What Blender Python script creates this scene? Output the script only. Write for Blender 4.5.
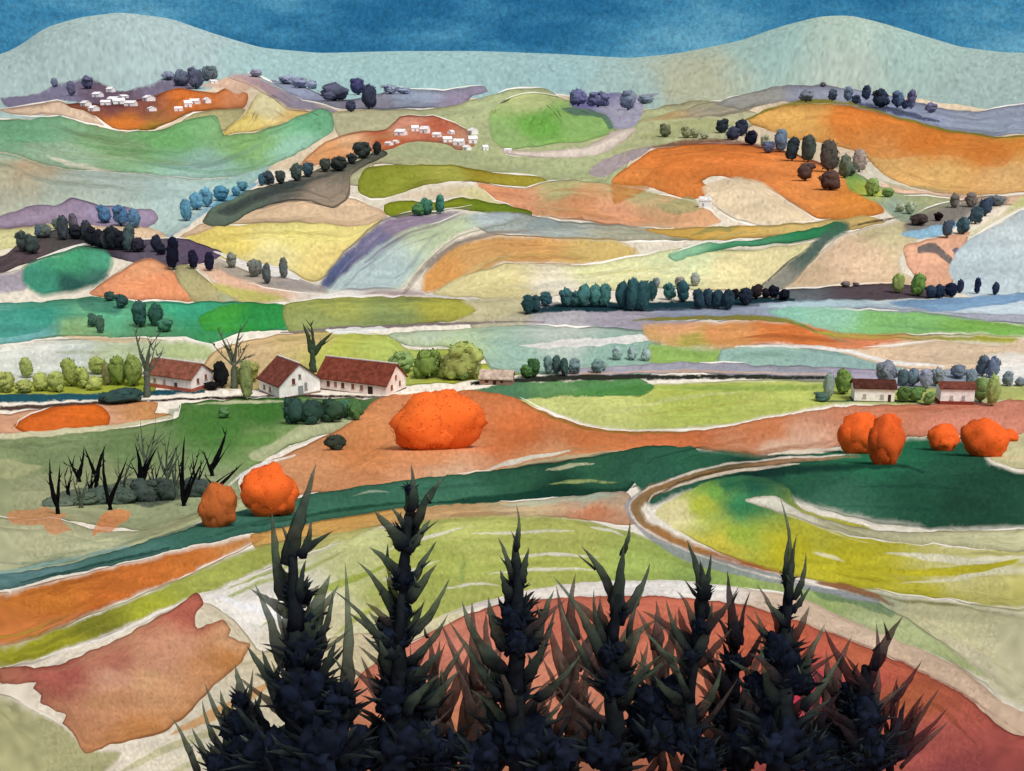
import bpy, bmesh, math, random
import numpy as np
from mathutils import Vector, Matrix, noise
from mathutils.geometry import delaunay_2d_cdt
random.seed(7); rng = np.random.default_rng(11)
S_ = bpy.context.scene
for o in list(bpy.data.objects): bpy.data.objects.remove(o)
C = S_.collection
R = math.radians

# ------------------------------------------------------------------ camera
W, H, F = 1024, 771, 1098.0
PITCH = R(14.8); CAMZ = 75.0
cam = bpy.data.cameras.new('camera'); camo = bpy.data.objects.new('camera', cam); C.objects.link(camo)
camo.location = (0, 0, CAMZ); camo.rotation_euler = (R(90) - PITCH, 0, 0)
cam.sensor_width = 36; cam.lens = F / W * 36; cam.clip_start = .1; cam.clip_end = 30000
S_.camera = camo
S_.render.resolution_x = W; S_.render.resolution_y = H

# ------------------------------------------------------------------ world
SUN_EL, SUN_AZ = 58, 145            # soft light from behind the right shoulder
world = bpy.data.worlds.new('World'); S_.world = world; world.use_nodes = True
nt = world.node_tree; nt.nodes.clear(); N = nt.nodes.new; LK = nt.links.new
out = N('ShaderNodeOutputWorld'); mixs = N('ShaderNodeMixShader'); LK(mixs.outputs[0], out.inputs[0])
bgA = N('ShaderNodeBackground'); sky = N('ShaderNodeTexSky'); sky.sky_type = 'NISHITA'; sky.sun_disc = False
sky.sun_elevation = R(SUN_EL); sky.sun_rotation = R(SUN_AZ)
sky.dust_density = 5; sky.air_density = .8; sky.ozone_density = .5
hsv = N('ShaderNodeHueSaturation'); hsv.inputs['Saturation'].default_value = .25
LK(sky.outputs[0], hsv.inputs['Color']); LK(hsv.outputs[0], bgA.inputs[0]); bgA.inputs[1].default_value = .13
bgB = N('ShaderNodeBackground'); bgB.inputs[1].default_value = 1.0
tc = N('ShaderNodeTexCoord'); sep = N('ShaderNodeSeparateXYZ'); LK(tc.outputs['Generated'], sep.inputs[0])
mr = N('ShaderNodeMapRange'); mr.inputs[1].default_value = .10; mr.inputs[2].default_value = .3
LK(sep.outputs[2], mr.inputs[0]); LK(mr.outputs[0], mixs.inputs[0]); LK(bgB.outputs[0], mixs.inputs[1]); LK(bgA.outputs[0], mixs.inputs[2])
def wnoise(scale, detail, sx=1, sz=1, rough=.6):
    mp = N('ShaderNodeMapping'); mp.inputs['Scale'].default_value = (sx, sx, sz)
    LK(tc.outputs['Generated'], mp.inputs[0]); n = N('ShaderNodeTexNoise')
    n.inputs['Scale'].default_value = scale; n.inputs['Detail'].default_value = detail; n.inputs['Roughness'].default_value = rough
    LK(mp.outputs[0], n.inputs['Vector']); return n
n1 = wnoise(5.5, 6, 1, 3.0); n2 = wnoise(300, 2, 1, 1, .8)
rp = N('ShaderNodeValToRGB'); LK(n1.outputs[0], rp.inputs[0])
rp.color_ramp.elements[0].position = .38; rp.color_ramp.elements[0].color = (.020, .135, .275, 1)
rp.color_ramp.elements[1].position = .64; rp.color_ramp.elements[1].color = (.13, .36, .50, 1)
e = rp.color_ramp.elements.new(.5); e.color = (.05, .225, .385, 1)
m2 = N('ShaderNodeMapRange'); m2.inputs[1].default_value = .3; m2.inputs[2].default_value = .7; m2.inputs[3].default_value = .74; m2.inputs[4].default_value = 1.3
LK(n2.outputs[0], m2.inputs[0]); mx = N('ShaderNodeVectorMath'); mx.operation = 'SCALE'
LK(rp.outputs[0], mx.inputs[0]); LK(m2.outputs[0], mx.inputs['Scale']); LK(mx.outputs[0], bgB.inputs[0])

# ------------------------------------------------------------------ sun, exposure
sl = bpy.data.lights.new('sun', 'SUN'); sl.energy = 1.7; sl.angle = R(14); sl.color = (1, .96, .9)
so = bpy.data.objects.new('sun', sl); C.objects.link(so)
so.rotation_euler = (R(90 - SUN_EL), 0, R(180 - SUN_AZ))
vs = S_.view_settings; vs.view_transform = 'Standard'; vs.look = 'None'; vs.gamma = 1; vs.use_curve_mapping = False
vs.exposure = 0.0
EXPOSE = 1.05      # ground irradiance factor used to turn a colour seen in daylight into a base colour

# ------------------------------------------------------------------ colour helpers
def lin(c):
    c = np.asarray(c, float); return np.where(c <= .04045, c / 12.92, ((c + .055) / 1.055) ** 2.4)
def hexc(h):
    h = h.lstrip('#'); c = lin([int(h[i:i + 2], 16) / 255 for i in (0, 2, 4)]); g = c @ np.array([.3, .59, .11]); return (c * .97 + g * .03) / EXPOSE

# ------------------------------------------------------------------ terrain
CP, SP = math.cos(PITCH), math.sin(PITCH)
def pxdir(px, py):
    u = (np.asarray(px, float) - 512) / F; v = (385.5 - np.asarray(py, float)) / F
    return u, CP + v * SP, -SP + v * CP       # x, y, z
RID = np.array([(-350,62),(-150,66),(0,56),(20,47),(45,29),(80,19),(120,14),(170,20),(220,37),(262,49),(320,54),(400,52),(480,52),(560,55),(630,59),(680,54),(740,42),(780,28),(820,18),(850,17),(880,24),(920,36),(960,48),(1000,53),(1024,54),(1200,44),(1374,60)], float)
YR = 4500.0
_dx, _dy, _dz = pxdir(RID[:, 0], RID[:, 1])
RA = _dx / _dy; RZ = CAMZ + _dz / _dy * YR
_as = np.linspace(-.8, .8, 400); _k = np.hanning(9); _k /= _k.sum()
_rz = np.convolve(np.pad(np.interp(_as, RA, RZ), 4, 'edge'), _k, 'valid')
def sst(t): t = np.clip(t, 0, 1); return t * t * (3 - 2 * t)
def height(x, y):
    x = np.asarray(x, float); y = np.asarray(y, float)
    z1 = 58 - .268 * (np.maximum(y, 8) - 25)
    z = 6 * np.logaddexp(0, z1 / 6)
    t = np.clip((y - 430) / 1070, 0, 1)
    z = z + 50 * t ** 1.3 + .022 * np.clip(y - 1500, 0, 1500)
    A = 6 * sst((y - 430) / 450) * (1 - .62 * sst((y - 1200) / 500)) * (1 - sst((y - 2300) / 600))
    z = z + A * (np.sin(x / 170 + 1.3) * np.sin(y / 210 + .5) + .5 * np.sin(x / 90 + y / 130))
    z = z + .35 * sst((y - 40) / 60) * (1 - sst((y - 430) / 100)) * np.sin(x / 17 + 1) * np.sin(y / 21)
    a = x / np.maximum(y, 1)
    rz = np.interp(a, _as, _rz)
    s = sst((y - 2300) / (YR - 2300)); z = z * (1 - s) + rz * s
    z = z - 150 * sst((y - YR) / 3000)
    return z
_ys = np.concatenate([np.geomspace(8, 430, 500), np.linspace(431, 5200, 1800)])
def ground_at(px, py):
    """world point of the ground seen in direction (px, py)"""
    dx, dy, dz = pxdir(px, py)
    zr = CAMZ + dz / dy * _ys; zt = height(dx / dy * _ys, _ys)
    below = np.nonzero(zr <= zt)[0]
    below = below[_ys[below] > 12] if len(below) else below
    if len(below) == 0:
        y = YR
    else:
        i = below[0]; lo, hi = _ys[max(i - 1, 0)], _ys[i]
        for _ in range(24):
            m = (lo + hi) / 2
            if CAMZ + dz / dy * m <= height(dx / dy * m, m): hi = m
            else: lo = m
        y = hi
    x = float(dx / dy * y); return x, float(y), float(height(x, y))
def depth_of(p): return p[1] * CP + (CAMZ - p[2]) * SP
_t = np.concatenate([np.geomspace(3, 430, 500), np.linspace(432, 2600, 900)])
def _py(y): 
    z = height(np.zeros_like(y) + 1e-6, y); b = 58 - .268 * (np.maximum(y, 8) - 25)
    dep = y * CP + (CAMZ - z) * SP; up = y * SP - (CAMZ - z) * CP
    return 385.5 - F * up / np.maximum(dep, 1e-3)
_v = np.minimum.accumulate(_py(_t) - np.arange(len(_t)) * 1e-4)
TY = np.concatenate([_t, [2800, 3400, 4000, 4500, 5200, 7500]]); TV = np.concatenate([_v, _v[-1] - np.array([5, 22, 42, 60, 80, 120])])
KU = F / CP * .985
def toUV(x, y): return 512 + KU * x / y, float(np.interp(y, TY, TV))
def fromUV(U, V):
    y = np.interp(-V, -TV, TY); return (U - 512) / KU * y, y

# ------------------------------------------------------------------ land cover: outlines of the fields, strokes of different growth
FE = []      # (owner or None, world-plan polygon in UV, colour anchors, alpha)
OWN = ['ground', 'hills']
def parse(s): return [tuple(float(v) for v in p.split(',')) for p in s.split()]
def ext(pts):
    o = []; n = len(pts)
    for i, (x, y) in enumerate(pts):
        pr, nx = pts[i - 1], pts[(i + 1) % n]
        for lim, far, t in ((0, -350, lambda v: v <= 0), (1024, 1374, lambda v: v >= 1024)):
            if t(x):
                if t(nx[0]) and not t(pr[0]): o += [(x, y), (far, y)]
                elif t(pr[0]) and not t(nx[0]): o += [(far, y), (x, y)]
                else: o += [(x, y)]
                break
        else: o.append((x, y))
    return o
def crom(p, closed=True, step=3.6):
    p = np.array(p, float); n = len(p); o = []
    for i in range(n if closed else n - 1):
        a, b, c, d = (p[(i - 1) % n], p[i], p[(i + 1) % n], p[(i + 2) % n]) if closed else (p[max(i - 1, 0)], p[i], p[i + 1], p[min(i + 2, n - 1)])
        L = np.hypot(*(c - b)); k = max(1, min(60, int(L / step)))
        if L > 200: o += [tuple(b + (c - b) * j / k) for j in range(k)]; continue
        m1, m2 = (c - a) * .4, (d - b) * .4
        lm = .8 * L + 1e-6
        for m in (m1, m2):
            q = np.hypot(*m)
            if q > lm: m *= lm / q
        for j in range(k):
            t = j / k; o.append(tuple((2*t**3-3*t*t+1)*b + (t**3-2*t*t+t)*m1 + (-2*t**3+3*t*t)*c + (t**3-t*t)*m2))
    if not closed: o.append(tuple(p[-1]))
    return np.array(o)
def wob(p, amp, sc=.07):
    q = lambda x, y, z: amp * 1.6 * noise.noise(Vector((x * sc, y * sc, z))) + .8 * min(amp, 1.2) * noise.noise(Vector((x * .33, y * .33, z)))
    def bend(x, y):
        e = max(0, -x, x - 1024); return 0 if e <= 0 else min(1, e / 90) * 16 * math.sin(x / 62 + y / 90) * min(1, max(0, (y - 95) / 200))
    return np.array([(x + q(x, y, 3.1), y + q(x, y, 9.7) + bend(x, y)) for x, y in p])
def plan(P):
    P = np.array(P, float); dx, dy, dz = pxdir(P[:, 0], np.maximum(P[:, 1], 12.0)); ax = dx / dy; sl_ = dz / dy
    Yg = _yc[None, :]; b = (CAMZ + sl_[:, None] * Yg <= height(ax[:, None] * Yg, Yg)) & (Yg > 12)
    hit = b.any(1); i = b.argmax(1); hi = np.where(hit, _yc[i], YR); lo = np.where(hit, _yc[np.maximum(i - 1, 0)], YR)
    for _ in range(18):
        m = (lo + hi) / 2; u = CAMZ + sl_ * m <= height(ax * m, m); hi = np.where(u, m, hi); lo = np.where(u, lo, m)
    return np.stack([512 + KU * ax, np.interp(hi, TY, TV)], 1)
_yc = np.concatenate([np.geomspace(8, 430, 90), np.geomspace(434, 5200, 260)])
def anchors(c):
    if isinstance(c, str): return [(0, 0, hexc(c))]
    return [(x, y, hexc(h)) for x, y, h in c]
def add(own, P, col, alpha, rim=0, rimc=None):
    Q = plan(P); FE.append((own, Q, anchors(col), alpha, rim))
def F_(name, col, s, rim=.30, wobble=1.1):
    OWN.append(name); P = wob(crom(ext(parse(s))), wobble); add(len(OWN) - 1, P, col, 1.0, rim)
    brush(P, anchors(col))
def arc(P, n, off):
    i = int(rng.integers(0, len(P))); A = np.array([P[(i + k) % len(P)] for k in range(n)])
    A = A[(A[:, 0] > -40) & (A[:, 0] < 1064) & (A[:, 1] < 780)]
    if len(A) < 8: return None
    A = A[::3]; dx_ = np.diff(A[:, 0])
    if not (np.all(dx_ > 0) or np.all(dx_ < 0)) or np.ptp(A[:, 1]) > .75 * np.ptp(A[:, 0]): return None
    cy = (P[:, 1].min() + P[:, 1].max()) / 2; cx = P[:, 0].mean(); d = 1.0 if np.median(A[:, 1]) < cy else -1.0
    return np.stack([A[:, 0] + (cx - A[:, 0]) * .04 * abs(off) / 4, A[:, 1] + d * off], 1)
def raw(c, w, A, alpha, rim=.1):
    t = np.gradient(A, axis=0); t /= np.maximum(np.hypot(t[:, 0], t[:, 1]), 1e-6)[:, None]; n = len(A)
    ww = w * np.sin(np.linspace(.05, math.pi - .05, n)) ** .5 * (.7 + .6 * rng.random(n)); nn = np.stack([-t[:, 1], t[:, 0]], 1) * (ww / 2)[:, None]
    FE.append((None, plan(wob(np.concatenate([A + nn, (A - nn)[::-1]]), .5)), c, alpha, rim))
def brush(P, anch):
    hgt = P[:, 1].max() - P[:, 1].min(); wid = min(P[:, 0].max(), 1024) - max(P[:, 0].min(), 0); nb = int(np.clip(wid * hgt / 900, 4, 20))
    for _ in range(nb):
        A = arc(P, int(rng.integers(14, 46)), rng.uniform(1.5, min(hgt * .38, 16)))
        if A is None: continue
        m = A[len(A) // 2]; c = min(anch, key=lambda q: (q[0] - m[0]) ** 2 + (q[1] - m[1]) ** 2)[2]
        k = rng.choice([.55, .68, .78, 1.25]) * np.array([rng.uniform(.92, 1.08), 1, rng.uniform(.85, 1.05)])
        raw([(0, 0, np.clip(c * k, 0, .9))], rng.uniform(1.5, 2.5 + min(hgt, 40) * .12), A, rng.uniform(.25, .6), .2)
    for _ in range(3):
        A = arc(P, int(rng.integers(8, 26)), rng.uniform(-1.4, .2))
        if A is not None: raw([(0, 0, hexc('#ebe6dc'))], rng.uniform(.8, 1.9), A, .85, 0)
    for _ in range(5):
        A = arc(P, int(rng.integers(14, 40)), rng.uniform(.2, 1.2))
        if A is not None:
            m = A[len(A) // 2]; c = min(anch, key=lambda q: (q[0] - m[0]) ** 2 + (q[1] - m[1]) ** 2)[2]
            raw([(0, 0, c * np.array([.42, .42, .46]))], rng.uniform(.8, 2.0), A, .6, 0)
def S(col, s, alpha=1.0, rim=.22, wobble=1.3): add(None, wob(crom(ext(parse(s))), wobble), col, alpha, rim)
def L(col, w, s, alpha=1.0, own=None, wobble=.8, rim=.12):
    c = crom(parse(s), closed=False, step=5); n = len(c)
    if not isinstance(w, (list, tuple)): w = [w * .35, w, w, w * .35]
    ww = np.interp(np.linspace(0, 1, n), np.linspace(0, 1, len(w)), w)
    t = np.gradient(c, axis=0); t /= np.maximum(np.hypot(t[:, 0], t[:, 1]), 1e-6)[:, None]
    nn = np.stack([-t[:, 1], t[:, 0]], 1) * (ww / 2)[:, None]
    jit = (1 + .25 * (rng.random(n) - .5))[:, None]
    P = np.concatenate([c + nn * jit, (c - nn * jit)[::-1]])
    if own: OWN.append(own); own = len(OWN) - 1
    add(own, wob(P, wobble), col, alpha, rim)

# --- far slopes
F_('field','#c9b79c','0,120 60,118 130,112 250,80 300,98 430,100 560,95 640,110 760,96 860,92 1024,112 1024,160 500,170 0,170', rim=0)
S([(60,90,'#77738a'),(160,88,'#6d6578'),(120,100,'#5c4a58')],'0,98 30,95 60,83 90,79 110,85 118,91 140,87 165,79 190,74 206,80 192,90 150,101 120,110 90,108 70,101 40,105 10,109')
F_('field','#cfb59b','0,109 40,104 60,101 90,112 108,124 95,125 60,116 20,115')
F_('field',[(120,99,'#6a4144'),(150,103,'#7a4a40'),(190,93,'#c46a2c'),(130,120,'#c06c2a'),(215,100,'#c2703c'),(235,100,'#c58056'),(150,128,'#97762a')],'66,104 90,103 120,104 150,97 178,87 192,90 215,93 225,88 248,94 245,108 215,110 190,113 170,123 150,130 120,131 105,124 95,115',rim=.4)
F_('field','#a59f72','190,114 245,109 235,122 220,132 178,137')
F_('field',[(240,125,'#c9b566'),(275,102,'#cfc79a'),(300,115,'#c8a868')],'245,114 262,93 300,107 315,117 260,130 222,134')
S('#c4a48e','200,88 215,79 245,75 262,80 240,95 225,89')
F_('field',[(250,80,'#9a8288'),(320,108,'#86808e')],'226,76 250,73 275,84 310,99 336,108 346,121 332,122 310,110 290,110 270,97 250,86')
F_('field',[(300,90,'#8d95ac'),(420,95,'#8c97aa'),(460,105,'#857c90'),(370,104,'#83828f')],'270,80 300,86 335,99 370,96 395,88 430,91 485,86 488,91 470,98 466,115 452,119 436,108 380,110 340,108 300,98')
F_('field',[(350,120,'#a9a583'),(520,95,'#a3ad80'),(480,150,'#9fa57a'),(640,140,'#a3a67c'),(740,110,'#a9a684'),(560,175,'#9ba278')],'332,112 380,110 440,108 500,92 545,88 570,110 600,120 700,100 760,116 720,142 640,150 612,186 540,190 470,176 400,166 372,165 360,186 330,180 345,150 335,130')
F_('field',[(330,150,'#d29562'),(350,140,'#d2a27a'),(400,122,'#c48770'),(440,128,'#a75a42'),(385,140,'#b05c38'),(465,140,'#a87a60')],'298,168 318,147 345,134 385,130 400,118 430,115 455,122 470,133 474,146 462,150 440,143 410,142 390,148 370,152 330,162',rim=.35)
S('#9ba37a','385,150 410,144 440,147 470,152 482,164 450,163 420,158 395,156',.8)
F_('field',[(530,98,'#a6b078'),(540,125,'#69a045'),(590,126,'#83a860'),(510,140,'#8aa868')],'490,112 510,98 530,92 560,98 600,105 618,118 618,128 600,138 570,142 530,147 502,148 490,135')
S('#587460','560,108 600,105 618,113 620,125 608,130 602,118 575,116')
S([(590,97,'#6c6a92'),(620,110,'#9694a6')],'568,104 575,92 592,97 615,91 640,95 660,93 645,103 642,118 632,128 615,128 606,115 575,108')
F_('field','#cdc0b3','500,149 540,151 580,147 605,138 612,130 636,129 616,147 590,156 540,158 505,154')
F_('field',[(650,118,'#a28c60'),(720,106,'#978f7c')],'640,122 680,110 720,101 770,92 800,94 760,106 720,116 680,120')
F_('field',[(800,92,'#8c90a0'),(760,97,'#94948c'),(980,120,'#868fa0'),(900,105,'#8088a0')],'715,104 745,94 790,85 830,86 870,92 930,105 970,112 1024,104 1024,134 985,136 940,132 880,118 830,103 780,102 740,109')
L('#444c62',[3,7,7,3],'848,102 885,109 940,122')
S([(720,122,'#93986a')],'640,140 660,126 700,118 735,122 720,132 690,136 660,140',.8)
F_('field',[(790,114,'#cc9c54'),(850,112,'#ca7a36'),(930,142,'#c6742c'),(990,155,'#c8792f'),(1010,145,'#c88c3c'),(890,165,'#cda061'),(940,178,'#cfa564'),(1010,180,'#cfa46a')],'748,120 770,108 800,103 850,106 900,119 950,131 1000,137 1024,135 1024,194 990,196 930,192 890,178 860,154 830,144 790,138 765,129',rim=.4)
L('#77702c',[2,6,3,3,2],'742,122 765,111 800,102 850,104 900,118 950,131 1000,137 1024,136')
S([(850,120,'#c8722c'),(1000,150,'#c77530')],'832,108 870,110 930,128 1000,140 1024,138 1024,148 1000,168 960,158 920,155 885,160 855,150 835,135',.55)
F_('field','#d4b196','880,182 930,192 990,197 1024,195 1024,206 980,206 930,203 895,196')
F_('field',[(660,165,'#cc7434'),(640,175,'#c97b3c'),(740,155,'#cc7436'),(820,190,'#d28446'),(860,205,'#c97e34'),(790,170,'#ce7c40')],'612,182 640,158 660,148 720,143 780,150 830,168 870,195 884,212 845,220 812,216 780,195 745,182 720,176 702,180 712,190 690,200 650,187',rim=.4)
L('#6a3a32',[3,7,6,4,3],'650,148 690,142 740,143 790,153 825,167',.8)
F_('field','#d3bf9f','700,188 730,176 760,181 790,200 815,221 780,226 740,222 715,206')
S('#978a8c','588,172 600,160 640,148 656,145 640,157 625,165 605,178')
F_('field',[(400,182,'#8c9334'),(380,175,'#838a2c'),(480,172,'#9a8c2c'),(450,180,'#a3a448')],'360,176 368,168 400,165 450,165 490,171 530,175 552,184 520,188 470,181 430,184 400,194 370,198 358,190',rim=.4)
F_('field',[(420,198,'#ccb89e'),(500,198,'#c8c08e')],'395,197 430,188 470,183 500,190 520,205 480,205 440,200')
F_('field',[(500,192,'#d38f66'),(520,200,'#d49670'),(580,205,'#c78a60'),(560,190,'#a5a070'),(640,195,'#a39c70'),(700,215,'#cb9a72'),(620,215,'#cf9470')],'476,182 520,188 560,180 620,185 700,203 722,222 690,230 620,226 580,220 540,216 505,206')
S('#b0702f','612,182 650,186 640,194 614,204',.75)
S('#8d9466','655,205 690,196 704,208 690,212 676,216',.7)
F_('field',[(420,205,'#7f8a22'),(500,208,'#6d8220')],'384,205 400,200 440,202 460,198 490,202 532,212 531,219 500,216 460,210 420,216 395,218 384,212',rim=.45)
F_('field',[(540,222,'#98a09a'),(650,232,'#9c9a84'),(760,234,'#9c925c')],'470,218 520,213 560,221 620,225 700,230 800,228 780,237 700,241 600,240 520,236 490,234')
S('#8d9a98','524,226 540,216 562,224 550,230 530,230',.9)
F_('field',[(370,270,'#a9bbba'),(440,225,'#b3bf9a'),(500,216,'#b2bfc0')],'322,292 345,270 380,240 420,222 460,212 522,214 500,225 460,234 430,258 405,286 390,294 360,293')
F_('field',[(220,240,'#d2bf66'),(300,235,'#d3c87a'),(320,262,'#d4c078'),(270,260,'#d4c88c')],'172,246 200,229 250,222 320,222 360,225 385,215 368,235 345,252 328,275 312,282 290,272 260,268 215,257')
F_('field','#d0b392','172,243 200,225 235,214 290,201 350,199 374,207 387,216 360,226 300,222 220,226')
F_('field',[(335,275,'#515a7c'),(370,240,'#6a6884'),(400,222,'#8a7a8e'),(450,214,'#8c8090')],'317,287 330,265 360,238 385,218 415,213 450,211 475,207 440,222 400,235 360,262 340,279 328,290',rim=.35)
F_('field',[(240,208,'#59685a'),(320,195,'#8a7d6c'),(370,158,'#56584e'),(285,188,'#4a504c')],'203,222 220,200 250,190 290,180 330,165 365,158 378,148 388,154 352,175 348,198 334,208 300,200 270,205 245,215 225,227',rim=.35)
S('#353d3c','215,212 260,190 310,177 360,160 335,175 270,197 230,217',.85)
S([(190,215,'#6ba0b8'),(240,190,'#5a98b2')],'163,240 180,215 200,200 230,188 262,180 250,190 215,208 190,225 170,238',.85)
# --- left middle
F_('field',[(30,132,'#6a9c76'),(120,145,'#77986a'),(170,138,'#6fa868'),(250,142,'#78a062'),(312,122,'#67a37a'),(200,172,'#8db0a4'),(60,160,'#89a288'),(300,150,'#86b09a')],'0,120 30,119 60,117 100,127 130,132 165,129 190,119 215,116 225,134 262,131 315,109 330,112 333,130 310,146 270,166 220,178 170,176 120,172 60,168 0,152')
F_('field',[(30,178,'#b09c7e'),(100,185,'#a3b2aa'),(180,200,'#9fb5b0'),(20,165,'#8ea68e'),(70,205,'#a8b4a6'),(240,180,'#93b4ac')],'0,152 60,168 120,172 170,176 220,178 270,166 250,186 210,205 180,232 155,238 120,225 60,215 0,222')
S('#d4c9b4','45,155 70,160 100,168 120,170 95,172 65,165',.7)
F_('field',[(40,212,'#8f7f92'),(110,215,'#8c8098'),(150,218,'#93849a')],'0,216 30,206 60,205 70,198 100,204 150,210 159,218 148,228 110,227 60,225 0,228')
F_('field',[(30,235,'#c7c38e'),(120,235,'#d3b898')],'0,228 60,224 100,226 150,228 172,240 150,248 60,240 0,250')
F_('field',[(20,255,'#55484c'),(50,245,'#4e4a48'),(90,243,'#38363e'),(150,254,'#5c5462'),(200,252,'#5f5068')],'0,256 25,240 60,229 100,232 140,240 170,238 200,243 222,253 216,259 180,266 150,266 120,260 90,252 50,257 20,266 0,274',rim=.35)
F_('field','#9c949e','0,274 30,268 26,290 0,294')
F_('field',[(60,262,'#44996e'),(100,262,'#4a9a78'),(60,285,'#2c564e'),(90,278,'#386458'),(30,282,'#3d8a70')],'25,264 50,253 80,246 105,250 114,262 108,280 90,290 60,297 35,296 22,282',rim=.35,wobble=2)
F_('field','#a08fa4','88,292 110,280 140,262 146,266 120,285 105,296')
F_('field',[(150,285,'#d0875e'),(150,265,'#d4966c')],'88,294 120,272 148,258 172,270 185,285 194,300 150,300 110,297',rim=.35)
F_('field',[(200,290,'#a39a6c'),(230,298,'#a3ab90')],'174,268 190,266 210,283 242,303 195,302')
F_('field',[(260,285,'#d6ac90'),(310,297,'#d2c4b4')],'192,264 215,264 250,278 275,285 335,299 300,302 240,302 215,285')
F_('field',[(240,268,'#a59a8c'),(290,283,'#98908a')],'214,258 255,272 290,275 325,287 330,294 280,290 250,282 212,268')
S('#dbd7d0','213,251 250,262 285,269 300,280 255,272',1,0)
F_('field','#b2ad60','205,282 240,286 270,291 292,302 240,303')
F_('field',[(340,296,'#dcd8d2'),(480,294,'#dcd8cf'),(380,290,'#b8a8a4')],'300,300 340,290 400,288 470,290 520,292 520,300 470,302 400,299 340,303')
# --- central hill
F_('field',[(440,275,'#cc9250'),(520,248,'#c8965a'),(480,262,'#cb9c60'),(610,250,'#bca262')],'420,292 430,265 455,243 500,234 560,236 620,240 642,254 600,264 550,264 500,264 470,280 450,291')
F_('field',[(500,285,'#d2c68e'),(600,272,'#cdcd98'),(740,268,'#d9cc98'),(560,290,'#d6cdb8'),(700,258,'#c9d0a0')],'432,293 470,273 510,263 580,265 640,256 680,248 740,250 822,242 812,262 785,288 740,292 660,288 600,292 520,300 470,297')
L('#857a70',[4,8,9,6,3],'400,297 425,268 455,245 490,234 530,230',.9)
F_('field',[(700,232,'#bf9a4c'),(840,222,'#c2a868')],'645,230 720,227 780,224 830,220 862,216 885,221 850,230 780,236 700,241')
F_('field',[(690,250,'#84b48e'),(740,244,'#4a946c'),(820,230,'#2c7c50')],'668,254 700,243 760,239 810,229 842,221 840,232 800,241 740,247 695,255 676,262',rim=.35)
F_('field',[(860,262,'#d0b294'),(900,228,'#b8ae86'),(820,275,'#c2a98a')],'780,294 800,272 830,245 850,232 900,220 945,222 905,250 902,270 930,288 880,292 820,292')
F_('field',[(775,282,'#8a887c'),(820,245,'#52645c'),(840,226,'#3c6450')],'758,288 785,265 812,242 832,222 850,220 847,234 826,246 800,276 782,291 766,292',rim=.35)
F_('field','#d5a284','905,246 950,235 970,231 962,250 955,270 950,287 925,287 908,266')
S('#6f6562','918,246 935,243 956,262 950,266 935,255 918,252'); S('#6f6878','951,250 958,248 967,270 962,272',1)
F_('field',[(880,192,'#a0a83e'),(860,180,'#6c8a48'),(930,210,'#979a72'),(905,215,'#8c9c88')],'835,160 860,176 890,190 930,195 962,200 962,214 930,222 900,222 880,206 850,190')
F_('field',[(960,215,'#7d7870'),(990,203,'#77706a')],'905,222 930,207 980,197 1010,197 1006,206 972,217 942,236 905,238')
S('#88b0c6','900,234 930,226 962,220 942,236 915,239')
L('#48382e',3,'845,228 870,222 905,216'); L('#5e5a54',[1.5,3,2,1],'758,290 785,265 812,244')
F_('field','#bcbd80','966,234 1000,214 1024,195 1024,210 990,226 968,239')
F_('field',[(990,260,'#aebdc2'),(1010,230,'#b5c0c2')],'948,266 968,239 1000,223 1024,209 1024,302 990,300 960,292')
F_('field',[(800,294,'#5e6468'),(880,291,'#54484e')],'770,292 830,287 890,284 940,288 948,297 880,300 790,302',rim=.3)
# --- valley floor
F_('field',[(560,325,'#a3a0a4'),(700,314,'#8a94a8'),(500,315,'#a8a288'),(620,320,'#9c96a2')],'470,316 524,303 620,305 700,306 780,301 860,303 1024,304 1024,324 860,316 780,320 700,322 640,336 560,334 480,336')
F_('field',[(800,304,'#a3bac2'),(990,303,'#b5c4cc')],'760,306 800,300 880,299 1024,297 1024,316 960,314 880,307 800,310')
F_('field','#7090b0','888,301 940,298 1000,294 1024,293 1024,302 980,308 940,312 900,306')
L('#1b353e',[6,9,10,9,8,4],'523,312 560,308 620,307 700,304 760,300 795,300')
L('#3f4c58',[3,5,4],'640,309 700,308 760,304',.7)
F_('field',[(30,315,'#3d8a74'),(100,320,'#58a07a'),(180,310,'#3a9e78'),(60,333,'#7ea26e'),(130,330,'#5a9066'),(10,335,'#68a4a2'),(200,335,'#3a8a54')],'0,303 60,300 100,297 150,302 240,302 285,306 292,318 288,330 240,333 212,345 190,338 120,337 60,337 0,345')
S([(250,318,'#2a8840'),(215,312,'#3f9a38')],'198,318 225,304 285,305 292,318 282,329 240,333 205,331',.95,.35)
S('#388c7a','0,310 50,308 53,322 40,333 0,338',.8); S('#2c5a54','75,300 100,297 125,308 115,316 90,312',.6)
F_('field',[(340,303,'#a3a852'),(440,303,'#9c9a40'),(380,320,'#7d8c56'),(320,325,'#8a945a')],'285,305 330,298 400,297 460,299 478,308 462,320 400,326 330,332 290,332')
F_('field','#b5ae88','460,300 520,296 530,308 500,320 440,326 474,312')
F_('field',[(50,350,'#bcc4ba'),(100,362,'#a8b490'),(180,350,'#a3b07c'),(30,345,'#cfcfc6')],'0,345 60,339 120,338 190,340 215,346 212,362 150,366 140,388 0,390')
S('#c8ae86','60,336 110,336 160,341 120,343 80,340',.7)
F_('field',[(230,348,'#c0a67c'),(330,350,'#adb450'),(300,338,'#b8a070'),(460,360,'#a3ac3a'),(380,345,'#a8b65c')],'208,356 230,344 280,335 330,332 390,335 410,350 470,348 480,364 525,364 528,374 470,381 400,386 250,390 200,384')
F_('field',[(430,336,'#a8b49c'),(560,336,'#b0bab0'),(520,360,'#90ae9e'),(620,358,'#86a698'),(440,350,'#a5ba86')],'388,334 480,328 560,326 655,334 652,374 560,376 490,370 480,354 440,346 410,346')
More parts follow.
